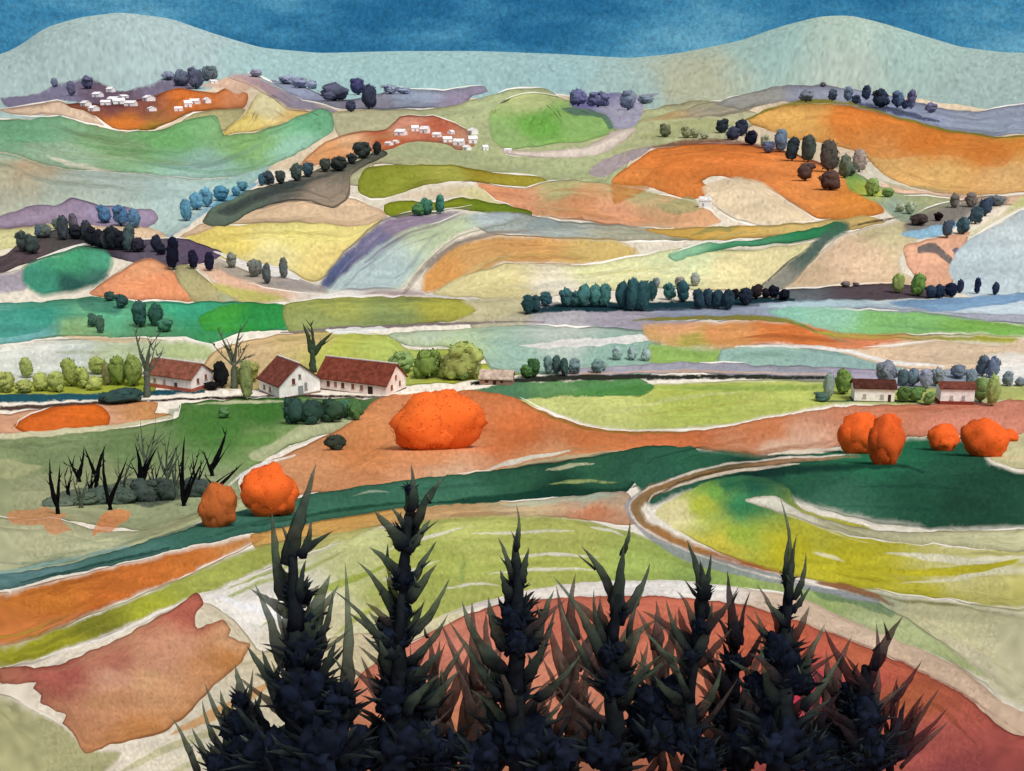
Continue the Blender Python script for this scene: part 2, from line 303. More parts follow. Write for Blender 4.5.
S('#d8d6d0','520,346 560,340 600,338 640,335 653,341 600,345 545,348',.95,0)
L('#776a6a',[2,5,4,3,2],'280,333 330,329 400,326 470,323 545,322'); S('#d8d8d4','325,330 380,326 390,329 340,334',.8,0)
F_('field',[(690,356,'#8aaa58')],'650,344 720,346 728,355 718,368 650,367')
F_('field',[(760,356,'#8fb0a4'),(860,366,'#8caaa4')],'722,348 760,344 800,346 900,362 900,374 820,373 720,368')
F_('field',[(650,372,'#a3a2b0'),(800,370,'#8f929c'),(880,378,'#a49cae'),(1000,380,'#8c98a4')],'560,370 700,362 900,370 1024,366 1024,392 900,390 700,373 560,377')
F_('field',[(690,327,'#d49c70'),(730,330,'#c98a54'),(800,336,'#cc7238'),(890,340,'#cb7c54'),(940,340,'#d4ad8c'),(700,341,'#a3984a')],'642,323 700,321 780,320 900,330 945,336 955,345 900,345 850,352 780,346 720,350 650,343')
L('#7d7838',[2,5,5,7,2],'632,320 690,318 750,318 790,321 818,332')
F_('field',[(790,315,'#7fb09c'),(900,320,'#7cb06a'),(1000,330,'#78a850'),(840,312,'#86b49a')],'765,311 800,306 860,308 920,312 1024,324 1024,337 960,334 900,335 840,333 800,324')
F_('field','#9c9a3e','812,330 900,334 980,334 1024,337 1012,347 960,343 900,339 830,338')
F_('field',[(900,352,'#cfb496'),(990,345,'#cbb498')],'840,352 900,345 950,341 1000,345 1024,338 1024,366 960,370 900,368')
S('#dedbd4','985,354 1024,352 1024,392 985,390 975,370',.8); L('#dedbd4',[2,4,4,5,2],'735,347 800,346 850,352 890,362 945,366')
# --- strip by the houses
F_('field',[(40,388,'#9ba33a'),(120,380,'#8b9830'),(0,380,'#a8ac48')],'0,384 60,380 150,376 155,392 50,396 0,397')
F_('field',[(600,407,'#bcc274'),(700,392,'#a9b656'),(800,398,'#b0ba60'),(560,400,'#b8bd74'),(860,396,'#a5b058'),(1000,400,'#a8ae68')],'515,402 560,391 640,384 760,380 850,382 900,388 1024,384 1024,402 960,403 900,405 840,405 760,419 700,428 640,431 590,426 550,412')
L('#7f9a48',[2,7,8,3],'650,388 720,388 800,388 850,386',.8); L('#c5c78c',[2,5,3],'600,415 680,398 740,392',.5)
S([(500,392,'#35704a'),(600,388,'#3c7a3c'),(560,392,'#4f8248')],'430,396 480,388 500,384 560,381 640,379 655,386 640,396 560,397 512,401 480,396',.95)
L('#c0a08c',[2,3,2],'560,374 680,371 830,375'); L('#2c3028',[4,7,6,5,5,2],'470,384 560,378 640,377 740,377 820,378 880,383')
L('#33504a',[2,3,2],'820,402 890,400 930,404')
F_('field',[(60,418,'#cf9c7c'),(140,410,'#c98e58')],'0,414 60,405 140,401 158,402 155,412 172,416 100,428 40,433 0,434')
F_('field',[(60,415,'#cf641c'),(30,425,'#c86020')],'14,425 35,412 60,406 95,404 109,412 108,425 80,429 55,434 32,436',rim=.45)
L('#1f4c58',[8,10,10,8,4],'-300,402 -100,401 0,399 80,397 160,393 205,391'); L('#4a3830',[7,7,6,4,2],'-300,414 -50,411 30,407 110,402 200,398'); L('#3a2a26',[2,4,4,2],'150,400 260,397 330,396 400,398')
F_('field',[(30,455,'#7d8e62'),(100,445,'#6f8656'),(200,425,'#4a7838'),(250,412,'#3f7030'),(330,410,'#587a44'),(320,432,'#aab082'),(260,445,'#789058'),(120,500,'#989f78'),(30,505,'#a0a27c'),(60,480,'#8e976c'),(200,505,'#9aa47c')],'0,438 60,434 110,429 175,419 182,404 260,398 402,400 385,416 340,431 290,446 250,470 238,482 240,500 200,516 170,525 140,530 60,520 0,520')
L('#c5c09c',[6,6,6,7,3],'-300,440 0,437 60,432 110,427 172,417')
S('#a6a97c','0,458 22,462 44,468 10,480 0,479'); S('#b2b68c','300,425 340,415 375,412 385,418 340,431 290,445 262,462 248,455 280,436',.8)
S('#345c3a','280,403 330,400 380,400 400,404 380,416 330,420 290,418',.75); S('#5a8440','255,432 275,430 277,440 262,448 240,446 230,438',.8); L('#b8bb94',[1,4,4,2],'192,405 240,402 285,401')
F_('field',[(60,548,'#aeb08c'),(150,530,'#a6aa80'),(230,505,'#a5ad84'),(30,530,'#a9a984')],'0,518 60,520 100,530 140,530 180,518 240,498 300,478 308,490 200,532 120,555 0,582')
S('#cc8454','8,512 45,509 66,512 60,520 72,530 55,536 40,525 15,522',.7,.0,3); S('#cf7c44','104,512 130,511 127,521 108,530 92,537 98,522',.75,.0,3)
F_('field',[(260,475,'#c98e62'),(300,465,'#cc8e60'),(420,455,'#ce8858'),(440,480,'#d8ac8a'),(350,450,'#c9824e'),(520,430,'#c66c3a'),(480,405,'#c67446'),(590,440,'#c97644'),(680,438,'#ca7244'),(780,430,'#c97c50'),(900,418,'#ca8060'),(1000,412,'#c6806a'),(800,450,'#d8b49a'),(560,455,'#c98c60')],'243,482 260,466 300,448 345,426 370,404 385,397 400,393 470,390 500,394 520,400 545,413 590,427 640,432 700,430 760,420 850,406 960,403 1024,400 1024,434 900,438 760,458 700,450 640,458 560,464 500,472 420,490 300,494 250,505')
L('#8e7030',[1,4,4,4,1],'516,400 550,417 590,429 640,433 700,431',.8)
L('#e2dfd8',[2,5,4,2],'228,485 240,476 262,465 296,455'); L('#d6d0be',[2,6,5,2],'480,473 505,464 535,457 570,451')
L('#b1ad8a',[2,6,6,2],'500,470 540,462 590,455 630,450',.7)
F_('field',[(80,568,'#4a746a'),(0,578,'#5c8080'),(200,537,'#3c6c5c'),(350,507,'#3a6a54'),(450,492,'#3c6c54'),(520,480,'#2e5a42'),(600,463,'#2c5840'),(560,492,'#1a3c30'),(640,470,'#2a5440')],'0,574 60,565 120,549 180,531 240,511 320,493 400,481 480,472 560,462 620,451 660,445 692,450 655,458 642,474 625,492 560,497 480,503 400,508 320,521 240,536 180,549 120,563 60,576 0,590',rim=.35)
L('#7da09c',[5,5,5,3],'-300,578 0,573 60,561 130,546',.8); L('#2a4c44',[2,4,3],'20,583 90,566 170,548'); L('#163a2e',[2,8,9,6,2],'430,503 500,498 560,493 620,490 640,484',.9); L('#143626',[2,5,3],'250,527 340,510 430,500',.7)
L('#abaf8c',[1,5,5,1],'545,471 570,466 595,464'); L('#8a9a60',[1,4,4,1],'548,484 585,481 618,483'); L('#9aa890',[1,3,1],'352,496 375,491 390,492')
F_('field',[(300,527,'#c99c54'),(340,522,'#cb9c54'),(450,514,'#c9a272'),(600,508,'#c7805a'),(520,505,'#c0a880'),(600,495,'#a8b09a')],'250,535 320,521 400,508 480,503 560,498 625,491 636,508 640,525 600,522 540,517 460,522 400,524 330,536 260,552')
# --- right oval fields
S('#2c5a44','630,470 650,450 690,447 700,456 660,470 640,486',1,0)
F_('field',[(700,455,'#2c5e46'),(670,480,'#2c5846'),(820,480,'#2a5c44'),(900,452,'#28704e'),(960,490,'#265440'),(790,466,'#183630'),(1000,500,'#224636'),(860,505,'#3a6a54')],'648,460 700,447 760,453 850,445 880,438 940,435 992,438 1000,450 988,460 1024,472 1024,530 960,532 900,527 850,518 800,505 770,495 740,484 680,496 650,508 636,482',rim=.35)
L('#14302a',[2,9,10,8,3],'700,482 760,473 830,468 900,466 925,472',.8); L('#d8cbb6',[2,5,5,2],'768,455 800,452 850,448')
F_('field','#c0b98e','985,445 1010,440 1024,432 1024,470 1000,464 984,457')
F_('field',[(690,512,'#dcd29a'),(718,505,'#b4bc40'),(732,492,'#6c9c44'),(748,484,'#2f6a48'),(770,488,'#245844'),(760,505,'#3a8454'),(760,535,'#8ea43a'),(820,550,'#b2aa1e'),(740,545,'#c0b440'),(900,580,'#b2aa26'),(880,560,'#b2aa20'),(960,595,'#b0a830'),(1000,570,'#c0ba7a'),(850,538,'#b0ac34')],'655,511 684,492 716,479 750,475 785,484 800,508 850,522 940,545 1024,550 1024,612 960,602 880,592 800,580 740,562 700,543 670,527',rim=.15)
F_('field',[(780,508,'#ddd9c6'),(900,536,'#bdba94'),(1000,540,'#b6b48c')],'745,500 760,496 778,498 800,512 850,526 900,532 960,531 1024,530 1024,552 940,545 880,540 830,530 780,512')
L('#d2ceb0',[1,8,9,9,8],'884,553 920,556 965,561 1000,560 1060,556'); L('#d2cda8',[1,5,10,16],'900,583 950,580 1000,570 1060,572'); L('#d8d2a8',[1,5,4,1],'812,552 830,556 845,562'); L('#d0cba4',[1,4,6,5],'930,603 960,605 1000,608 1050,608'); L('#b4ab22',[2,7,9,8,2],'860,566 900,572 950,572 1000,565 1022,560'); L('#b0a828',[2,8,4],'930,570 980,568 1020,560')
F_('field',[(960,620,'#b1ad86'),(920,600,'#a0a488'),(1000,660,'#c8c0a0'),(1010,625,'#b0ac86')],'850,588 900,593 960,602 1024,610 1024,712 980,682 930,650 900,625')
# --- near meadows
F_('field',[(430,560,'#a2ab54'),(560,535,'#b2b560'),(560,562,'#a9b056'),(400,540,'#a6ae5a'),(500,590,'#a3aa58'),(650,575,'#9aac58'),(720,580,'#8ea656'),(850,610,'#96a868'),(900,630,'#a8b080'),(450,530,'#b6ba68')],'330,548 400,524 480,515 560,517 620,528 680,550 740,565 800,582 880,606 940,640 990,680 930,655 880,637 800,604 740,592 680,584 600,584 550,588 500,600 450,616 400,630 375,600 350,575')
S('#587858','812,588 850,592 895,612 890,618 850,604 820,600',.7); L('#c4bc92',[2,7,7,4],'900,612 940,625 990,655 1030,690',.7)
for s in ('470,534 520,532 575,530','500,560 545,554 600,557','488,574 540,569 600,570','590,527 610,530 625,536','380,552 430,536 470,526','355,590 400,575 440,560','440,590 480,583 500,586'):
    L('#d8d6c0',[1,4,4,1],s)
for s in ('420,545 500,540 560,540','450,575 500,566 560,562','600,545 650,552 700,568'): L('#8fa044',[1,6,6,1],s,.45)
S('#7c9450','460,570 463,552 467,565 464,582 459,580',.8)
F_('field',[(500,600,'#e6ddd2'),(680,584,'#e4ded6'),(850,622,'#cdb49c'),(980,690,'#c6ab92'),(430,628,'#cfc6a0')],'395,640 450,612 500,597 550,586 600,581 680,580 740,588 800,598 880,633 960,668 1024,712 1024,737 960,693 880,653 800,622 740,604 650,596 550,598 490,607 420,645',rim=.15)
# --- road
L([(640,500,'#94959c'),(700,560,'#8c9494'),(870,592,'#8c9094')],[4,6,12,14,11,8,5],'700,478 650,490 628,505 645,530 690,556 780,580 880,602',.9)
L([(860,456,'#a87c5c'),(700,473,'#8a6a44'),(640,505,'#8a6c48'),(700,550,'#a0703c'),(760,570,'#9a5a34'),(880,600,'#75604c')],[2,5,8,12,14,13,9,6,6,4],'862,456 800,460 740,467 690,478 650,492 635,508 648,527 700,550 780,573 850,590 895,606',1,'road')
L('#dccfc0',[1,3,2,4,2,4,2,3,1],'860,454 790,458 720,465 670,480 637,495 629,509 644,529 700,556 770,577 830,588',.9)
L('#d9c9b4',[1,4,4,4,1],'800,464 740,470 690,482 652,496 645,512',.95); L('#4a3a22',[1,3,4,2],'770,464 720,471 675,485 650,500',.8); L('#e0d8cc',[1,5,4,2],'790,577 815,583 830,588 850,590')
L('#6e6a30',[1,4,4,1],'860,591 900,600 960,606 985,612',.7); L('#8a5a38',[2,8,6,2],'815,583 850,588 880,598 890,606',.9)
# --- lower left
F_('field',[(60,608,'#c2692a'),(150,578,'#c67230'),(30,632,'#cb7c4c'),(240,545,'#c58448'),(110,580,'#c26c2c'),(10,600,'#c4742c')],'0,592 60,579 120,564 180,550 240,537 268,536 230,556 180,580 120,603 60,628 0,648',rim=.35)
F_('field',[(30,655,'#9c9a24'),(110,628,'#a8ac30'),(200,585,'#a0a850'),(60,628,'#7a7a28'),(300,545,'#a8a464'),(240,568,'#98a04c')],'0,646 60,627 100,612 160,588 210,566 260,546 330,533 385,525 340,545 270,566 220,588 180,603 130,625 70,648 0,668')
F_('field',[(230,610,'#e6e0d8'),(300,620,'#ccc49c'),(350,570,'#bcc080'),(380,590,'#a9b05c'),(270,600,'#e0dccc'),(260,640,'#d6ccb8')],'195,600 260,572 330,545 390,528 385,590 400,632 340,660 300,720 260,740 235,680 220,630')
for s, w in (('215,605 260,583 310,568 350,548', 7), ('260,628 300,600 350,580 400,560', 8), ('330,640 365,612 400,600', 7), ('225,590 270,572 310,560', 4)): L('#98a53c',[1,w,w,1],s,.85)
L('#e4e2e4',[2,9,10,4],'208,594 235,603 265,612 290,620',.9)
F_('field',[(60,700,'#e2d6c2'),(200,740,'#cfc6ae'),(300,700,'#c8b894')],'0,668 70,648 130,625 195,600 235,620 262,650 400,640 420,820 0,820')
L('#e8e0d4',[2,4,4,2],'40,658 110,636 160,612 205,592')
F_('field',[(40,745,'#aaa67a'),(80,755,'#a8a476')],'0,694 30,708 60,722 90,748 122,752 112,768 85,790 0,810')
for s in ('110,778 160,752 220,728 262,705','140,790 200,760 250,735'): L('#b6b184',[2,9,9,3],s,.8)
L('#c8945a',[2,12,12,4],'170,735 215,714 245,698 275,680',.85)
F_('field',[(6,674,'#a4584c'),(60,680,'#c89478'),(60,662,'#b4705c'),(110,662,'#c89072'),(150,616,'#b0604e'),(140,645,'#cc9472'),(100,680,'#cc9c72'),(194,597,'#a4504a'),(110,690,'#c8946a'),(165,665,'#c68c5e'),(190,660,'#bd8048'),(90,735,'#b87c48'),(150,725,'#c08450'),(200,640,'#c8956c'),(60,700,'#c08a62')],'1,668 50,666 90,652 130,633 165,613 198,593 203,604 194,615 198,628 222,618 231,630 228,636 250,645 240,662 205,695 180,722 150,736 110,745 85,753 75,735 62,722 66,715 40,703 42,694 32,688 36,682 1,684',rim=.5,wobble=1.6)
# --- near round slope
F_('slope',[(450,650,'#c67a64'),(560,620,'#c26c56'),(680,620,'#c06a52'),(560,680,'#ca8064'),(700,680,'#c67a5c'),(800,650,'#b85e42'),(900,660,'#b46044'),(900,710,'#ac5444'),(840,690,'#c03850'),(880,730,'#b84458'),(900,690,'#b04848'),(985,745,'#a2524a'),(930,740,'#a0543a'),(600,740,'#c07e60'),(420,740,'#be7a58'),(960,700,'#a4583a'),(1020,780,'#8c4444'),(700,740,'#b8684c')],'200,860 260,765 330,700 380,660 430,632 490,607 550,598 650,596 740,604 800,622 880,653 960,693 1024,737 1024,900',rim=.4)
L('#7c3a38',[1,2,3,3,2],'740,603 800,621 880,652 960,692 1030,740',.6)

S('#47564a','44,503 60,492 100,485 130,478 160,480 205,478 216,492 180,500 150,508 130,504 80,506',.85)
for s_ in ('60,450 90,448 120,452','20,492 50,488 80,490','180,445 210,440 240,438','260,425 290,420 330,424','40,545 90,540 150,528','30,560 70,553 100,548'): L('#6c8258',[1,4,4,1],s_,.35)
for s_ in ('700,470 760,466 830,470','850,488 920,486 980,492','830,505 900,508 960,512','400,492 470,485 520,482','200,540 260,522 320,508'): L('#173c30',[1,5,6,1],s_,.4)
for s_ in ('30,602 90,588 150,574','20,622 70,608 110,595','640,440 700,436 780,426','440,440 480,430 520,432','860,412 930,408 1000,406','760,170 800,178 840,196','880,128 940,146 990,150'): L('#a9541f',[1,4,5,1],s_,.3)
for s_ in ('560,275 620,272 680,266','470,268 520,256 580,254','230,236 280,232 330,236','560,405 640,396 720,390','620,418 700,408 780,398'): L('#a89a4c',[1,3,4,1],s_,.35)
for s_ in ('60,140 120,150 190,152','150,165 210,172 260,166','300,120 260,138 220,148'): L('#4f7f4c',[1,4,4,1],s_,.4)
for s_ in ('20,312 80,314 140,306','150,322 200,326 240,322','860,324 920,328 980,330'): L('#2a7060',[1,3,3,1],s_,.4)

# ------------------------------------------------------------------ one sheet of land, cut along every outline
def build_land():
    pts, edges = [], []
    for own, Q, _c, _a, rim in FE:
        if rim > 0:
            tg = np.roll(Q, -1, 0) - np.roll(Q, 1, 0); tg /= np.maximum(np.hypot(tg[:, 0], tg[:, 1]), 1e-6)[:, None]
            ar = np.sum(Q[:, 0] * np.roll(Q[:, 1], -1) - np.roll(Q[:, 0], -1) * Q[:, 1]); sg = 1 if ar > 0 else -1
            inn = Q + np.stack([-tg[:, 1], tg[:, 0]], 1) * 1.3 * sg; pts += [tuple(q) for q in inn if -40 < q[0] < 1064 and q[1] < 800]
        b = len(pts); pts += [tuple(q) for q in Q]; n = len(Q); edges += [(b + i, b + (i + 1) % n) for i in range(n)]
    def grid(us, vs_, jit):
        for i, v in enumerate(vs_):
            for u in us: pts.append((u + (i % 2) * (us[1] - us[0]) * .5 + (rng.random() - .5) * jit, v + (rng.random() - .5) * jit))
    vmax = float(_v[0]); vmin = float(TV[-1])
    grid(np.arange(-30, 1056, 2.5), np.arange(max(12, TV[-3]), 800, 2.2), 1.2)
    vs_far = np.linspace(vmin + .5, 12, 14) if vmin < 10 else []
    vs_low = np.concatenate([np.arange(803, 960, 14), np.geomspace(975, max(vmax, 1200), 14)])
    grid(np.arange(-1100, 2130, 30), np.concatenate([vs_far, vs_low]), 1)
    for us in (np.arange(-1100, -350, 45), np.arange(-350, -30, 10), np.arange(1056, 1380, 10), np.arange(1400, 2130, 45)):
        grid(us, np.arange(12, 800, 9), 2)
    vo, eo, fo, *_ = delaunay_2d_cdt([Vector(p) for p in pts], edges, [], 0, 1e-4, False)
    UV = np.array([tuple(v) for v in vo]); T = np.array([tuple(f) for f in fo])
    X, Y = fromUV(UV[:, 0], UV[:, 1]); Z = height(X, Y)
    cen = UV[T].mean(1)
    # smooth pigment variation, and soil grain
    sm = np.array([noise.fractal(Vector((u * .009, v * .045, 1.7)), 1, 2, 4) for u, v in UV])
    sm2 = np.array([noise.fractal(Vector((u * .022, v * .2, 5.7)), 1, 2, 3) for u, v in UV])
    wx = 9 * np.array([noise.noise(Vector((u * .045, v * .07, 21.))) for u, v in UV]); wy = 6 * np.array([noise.noise(Vector((u * .045, v * .07, 44.))) for u, v in UV])
    grain = rng.normal(0, 1, len(UV)); grain = grain * .095 + .0 * np.array([noise.noise(Vector((u * .16, v * .34, 7.))) * 2 for u, v in UV])
    owner = np.where(cen[:, 1] < 114, 1, 0)
    hill = [(60,60,'#9bb0ad'),(180,50,'#9fb4b4'),(300,75,'#95b4b4'),(420,70,'#92b3b2'),(560,75,'#8faeb0'),(690,85,'#a4a78e'),(620,90,'#94aca8'),(830,55,'#a0b3a6'),(900,70,'#93aba4'),(770,60,'#93b0aa'),(980,85,'#93a8a4'),(840,90,'#a2b0a4')]  # distance haze of the far hills put into these pale base colours
    def acol(anch, tri):
        u = UV[tri, 0] + wx[tri]; v = UV[tri, 1] + wy[tri]
        if len(anch) == 1: return np.broadcast_to(anch[0][2], tri.shape + (3,)).copy()
        num = 0; den = 0
        for x, y, c in anch:
            w = 1 / (((u - x) / 1.6) ** 2 + (v - y) ** 2 + 12) ** 1.7; num = num + w[..., None] * c; den = den + w
        return num / den[..., None]
    col = acol(anchors([(x, y, c) for x in (0, 250, 500, 750, 1000) for y, c in ((100, '#a3ada4'), (128, '#a8a68c'), (190, '#ddd0bc'), (400, '#e6ddce'))]), T)
    hm = owner == 1; col[hm] = acol(anchors(hill), T[hm])
    for own, Q, anch, alpha, rim in FE:
        q0, q1 = Q.min(0), Q.max(0)
        cand = np.nonzero((cen[:, 0] > q0[0]) & (cen[:, 0] < q1[0]) & (cen[:, 1] > q0[1]) & (cen[:, 1] < q1[1]))[0]
        if not len(cand): continue
        cx, cy = cen[cand, 0], cen[cand, 1]; ins = np.zeros(len(cand), bool)
        a = Q; b = np.roll(Q, -1, 0)
        for (ax, ay), (bx, by) in zip(a, b):
            if ay == by: continue
            ins ^= ((ay > cy) != (by > cy)) & (cx < (bx - ax) * (cy - ay) / (by - ay) + ax)
        sel = cand[ins]
        if not len(sel): continue
        tri = T[sel]; c = acol(anch, tri)
        if rim > 0:
            uq = np.unique(tri); uu, vv = UV[uq, 0], UV[uq, 1]; d2 = np.full(uu.shape, 1e3); od = np.argsort(uu); us_ = uu[od]
            for (ax, ay), (bx, by) in zip(a, b):
                ex, ey = bx - ax, by - ay; l2 = ex * ex + ey * ey
                if l2 < 1e-9: continue
                lo, hi = np.searchsorted(us_, min(ax, bx) - 5), np.searchsorted(us_, max(ax, bx) + 5)
                if lo >= hi: continue
                ix = od[lo:hi]; u_, v_ = uu[ix], vv[ix]; t = np.clip(((u_ - ax) * ex + (v_ - ay) * ey) / l2, 0, 1)
                d2[ix] = np.minimum(d2[ix], (u_ - ax - t * ex) ** 2 + (v_ - ay - t * ey) ** 2)
            dd = np.full(len(UV), 1e3); dd[uq] = d2; d2 = dd[tri]; soft = ((hash((round(Q[0][0]), len(Q))) % 7) - 2) * 1.4
            if own is None: soft = .7 if alpha >= .95 else min(max(soft, 1.2), 3)
            if rim >= .4: soft = 0
            if soft > 0: alpha = alpha * np.clip(.15 + np.sqrt(d2) / soft * (.75 + .8 * np.clip(sm2[tri] + .3, 0, 1)), 0, 1)[..., None]; rim = rim * .6
            k = np.clip(rim * (1.15 * np.exp(-d2 / 1.6) + .35 * np.exp(-d2 / 16)), 0, .8) * (.55 + .9 * np.clip(sm2[tri] + .5, 0, 1)); k = np.clip(k, 0, .55); c = c * (1 - k)[..., None] ** np.array([.85, .95, 1.0])
        k = (1 + .13 * sm[tri] + .05 * sm2[tri] + .04 * np.tanh(9 * (sm[tri] + .5 * sm2[tri] - .12)))[..., None]; c = c * k
        col[sel] = col[sel] * (1 - alpha) + c * alpha
        if own is not None: owner[sel] = own
    col = np.clip(col * (1 + grain[T])[..., None], 0.004, .95)
    mat = ground_mat()
    for k in range(len(OWN)):
        sel = np.nonzero(owner == k)[0]
        if len(sel) < 3: continue
        tri = T[sel]; used, inv = np.unique(tri, return_inverse=True); inv = inv.reshape(tri.shape)
        P = np.stack([X[used], Y[used], Z[used]], 1)
        a_, b_, c_ = P[inv[:, 0]], P[inv[:, 1]], P[inv[:, 2]]
        fl = ((b_ - a_)[:, 0] * (c_ - a_)[:, 1] - (b_ - a_)[:, 1] * (c_ - a_)[:, 0]) < 0
        cc = col[sel].copy(); inv[fl] = inv[fl][:, ::-1]; cc[fl] = cc[fl][:, ::-1]
        me = bpy.data.meshes.new(OWN[k]); me.from_pydata(P.tolist(), [], inv.tolist())
        at = me.color_attributes.new('cover', 'FLOAT_COLOR', 'CORNER')
        at.data.foreach_set('color', np.concatenate([cc.reshape(-1, 3), np.ones((len(sel) * 3, 1))], 1).ravel())
        me.polygons.foreach_set('use_smooth', [True] * len(me.polygons)); me.materials.append(mat)
        ob = bpy.data.objects.new(OWN[k], me); C.objects.link(ob); ob['kind'] = 'structure'
def newmat(name):
    m = bpy.data.materials.new(name); m.use_nodes = True; t = m.node_tree; b = t.nodes['Principled BSDF']
    b.inputs['Roughness'].default_value = .9; b.inputs['Specular IOR Level'].default_value = .08
    return m, t, b
def ground_mat():
    m, t, b = newmat('land cover'); at = t.nodes.new('ShaderNodeAttribute'); at.attribute_name = 'cover'
    b.inputs['Specular IOR Level'].default_value = 0
    g = t.nodes.new('ShaderNodeNewGeometry'); n = t.nodes.new('ShaderNodeTexNoise'); n.inputs['Scale'].default_value = .35
    n.inputs['Detail'].default_value = 9; n.inputs['Roughness'].default_value = .72; t.links.new(g.outputs['Position'], n.inputs['Vector'])
    mr = t.nodes.new('ShaderNodeMapRange'); mr.inputs[1].default_value = .3; mr.inputs[2].default_value = .7; mr.inputs[3].default_value = .95; mr.inputs[4].default_value = 1.05
    t.links.new(n.outputs[0], mr.inputs[0]); s = t.nodes.new('ShaderNodeVectorMath'); s.operation = 'SCALE'
    t.links.new(at.outputs['Color'], s.inputs[0]); t.links.new(mr.outputs[0], s.inputs['Scale']); t.links.new(s.outputs[0], b.inputs['Base Color'])
    return m
build_land()

# ------------------------------------------------------------------ object helpers
def tag(o, label=None, cat=None, group=None):
    if label: o['label'] = label
    if cat: o['category'] = cat
    if group: o['group'] = group
    return o
def empty(name, loc, label, cat, group=None):
    o = bpy.data.objects.new(name, None); C.objects.link(o); o.location = loc; o.empty_display_size = .3
    return tag(o, label, cat, group)
def link(name, me, parent=None, mat=None, loc=(0, 0, 0)):
    o = bpy.data.objects.new(name, me); C.objects.link(o); o.parent = parent; o.location = loc
    if mat and not me.materials: me.materials.append(mat)
    return o
def objcol_mat(name, noise_scale, lo, hi, rough=.9):
    m, t, b = newmat(name); oi = t.nodes.new('ShaderNodeObjectInfo'); tcn = t.nodes.new('ShaderNodeTexCoord')
    n = t.nodes.new('ShaderNodeTexNoise'); n.inputs['Scale'].default_value = noise_scale; n.inputs['Detail'].default_value = 4
    ad = t.nodes.new('ShaderNodeVectorMath'); ad.operation = 'ADD'; t.links.new(tcn.outputs['Object'], ad.inputs[0]); t.links.new(oi.outputs['Random'], ad.inputs[1])
    t.links.new(ad.outputs[0], n.inputs['Vector'])
    mr = t.nodes.new('ShaderNodeMapRange'); mr.inputs[1].default_value = .3; mr.inputs[2].default_value = .7; mr.inputs[3].default_value = lo; mr.inputs[4].default_value = hi
    t.links.new(n.outputs[0], mr.inputs[0]); s = t.nodes.new('ShaderNodeVectorMath'); s.operation = 'SCALE'
    t.links.new(oi.outputs['Color'], s.inputs[0]); t.links.new(mr.outputs[0], s.inputs['Scale']); t.links.new(s.outputs[0], b.inputs['Base Color'])
    b.inputs['Roughness'].default_value = rough
    return m
M_CROWN = objcol_mat('foliage', 3, .75, 1.25); M_TRUNK = objcol_mat('bark', 8, .7, 1.2)
M_SOFT = objcol_mat('orange leaves', 2.5, .93, 1.07); M_WALL = objcol_mat('plaster', .8, .8, 1.1); M_ROOF = objcol_mat('roof tiles', .9, .6, 1.45); M_DARK = objcol_mat('opening', 3, .8, 1.2)

# crowns: lobes with leaf clumps standing off the surface; unit size (width 1, height 1, base at 0)
def crown_mesh(kind, seed, leaves=320, leaf=(.03, .075)):
    r = random.Random(seed); bm = bmesh.new(); lobes = []
    q = lambda a, b: r.uniform(a, b)
    if kind == 'oval': lobes = [(0, 0, .5, .36, .44)] + [(q(-.24, .24), q(-.2, .2), q(.2, .82), q(.18, .28), q(.14, .22)) for _ in range(6)]
    elif kind == 'block': lobes = [(0, 0, .45, .42, .42)] + [(q(-.3, .3), q(-.2, .2), q(.45, .82), q(.18, .26), q(.14, .22)) for _ in range(6)] + [(-.3, 0, .22, .2, .24), (.3, 0, .22, .2, .24)]
    elif kind == 'column': lobes = [(0, 0, .48, .38, .47)] + [(q(-.12, .12), q(-.1, .1), z, q(.24, .33), q(.18, .26)) for z in (.22, .45, .6, .74)]
    elif kind == 'round': lobes = [(0, 0, .48, .46, .47), (.1, 0, .55, .4, .38), (-.12, 0, .42, .38, .38)]
    else: lobes = [(0, 0, .42, .46, .45), (.22, .1, .55, .26, .3), (-.24, -.05, .5, .26, .32), (.05, -.1, .74, .26, .24), (-.1, .12, .3, .36, .28), (.27, -.1, .3, .22, .26), (-.28, .1, .28, .2, .24)]
    def surf(n, L_, am=.27 if kind == 'round' else .30):
        x, y, z, rx, rz = L_; k = 1 + am * noise.fractal(n * 1.9 + Vector((seed, x * 7, z * 5)), 1, 2, 4)
        return Vector((x + n.x * rx * k, y + n.y * rx * k, max(z + n.z * rz * k, 0.0)))
    for L_ in lobes:
        for v in bmesh.ops.create_icosphere(bm, subdivisions=3, radius=1)['verts']: v.co = surf(v.co.normalized(), L_)
    for f in bm.faces: f.smooth = True
    for _ in range(leaves):
        L_ = r.choice(lobes); n = Vector((r.gauss(0, 1), r.gauss(0, 1), r.gauss(0, 1))).normalized(); c = surf(n, L_)
        if c.z < .01: continue
        s = r.uniform(*leaf); t = n.orthogonal().normalized(); t.rotate(Matrix.Rotation(r.uniform(0, 6.28), 3, n)); b2 = n.cross(t)
        vs4 = [bm.verts.new(c + t * s), bm.verts.new(c + b2 * s * .6 + n * s * .5), bm.verts.new(c - t * s + n * s * .9), bm.verts.new(c - b2 * s * .6 + n * s * .3)]
        bm.faces.new(vs4)
    xs = [v.co.x for v in bm.verts]; ys = [v.co.y for v in bm.verts]; zs = [v.co.z for v in bm.verts]
    x0, x1, y0, y1, z0, z1 = min(xs), max(xs), min(ys), max(ys), min(zs), max(zs)
    for v in bm.verts: v.co = Vector(((v.co.x - (x0 + x1) / 2) / (x1 - x0) * 1.1, (v.co.y - (y0 + y1) / 2) / (y1 - y0) * 1.05, (v.co.z - z0) / (z1 - z0) * 1.03))
    me = bpy.data.meshes.new('crown'); bm.to_mesh(me); bm.free(); me.materials.append(M_SOFT if kind == 'round' else M_CROWN); return me
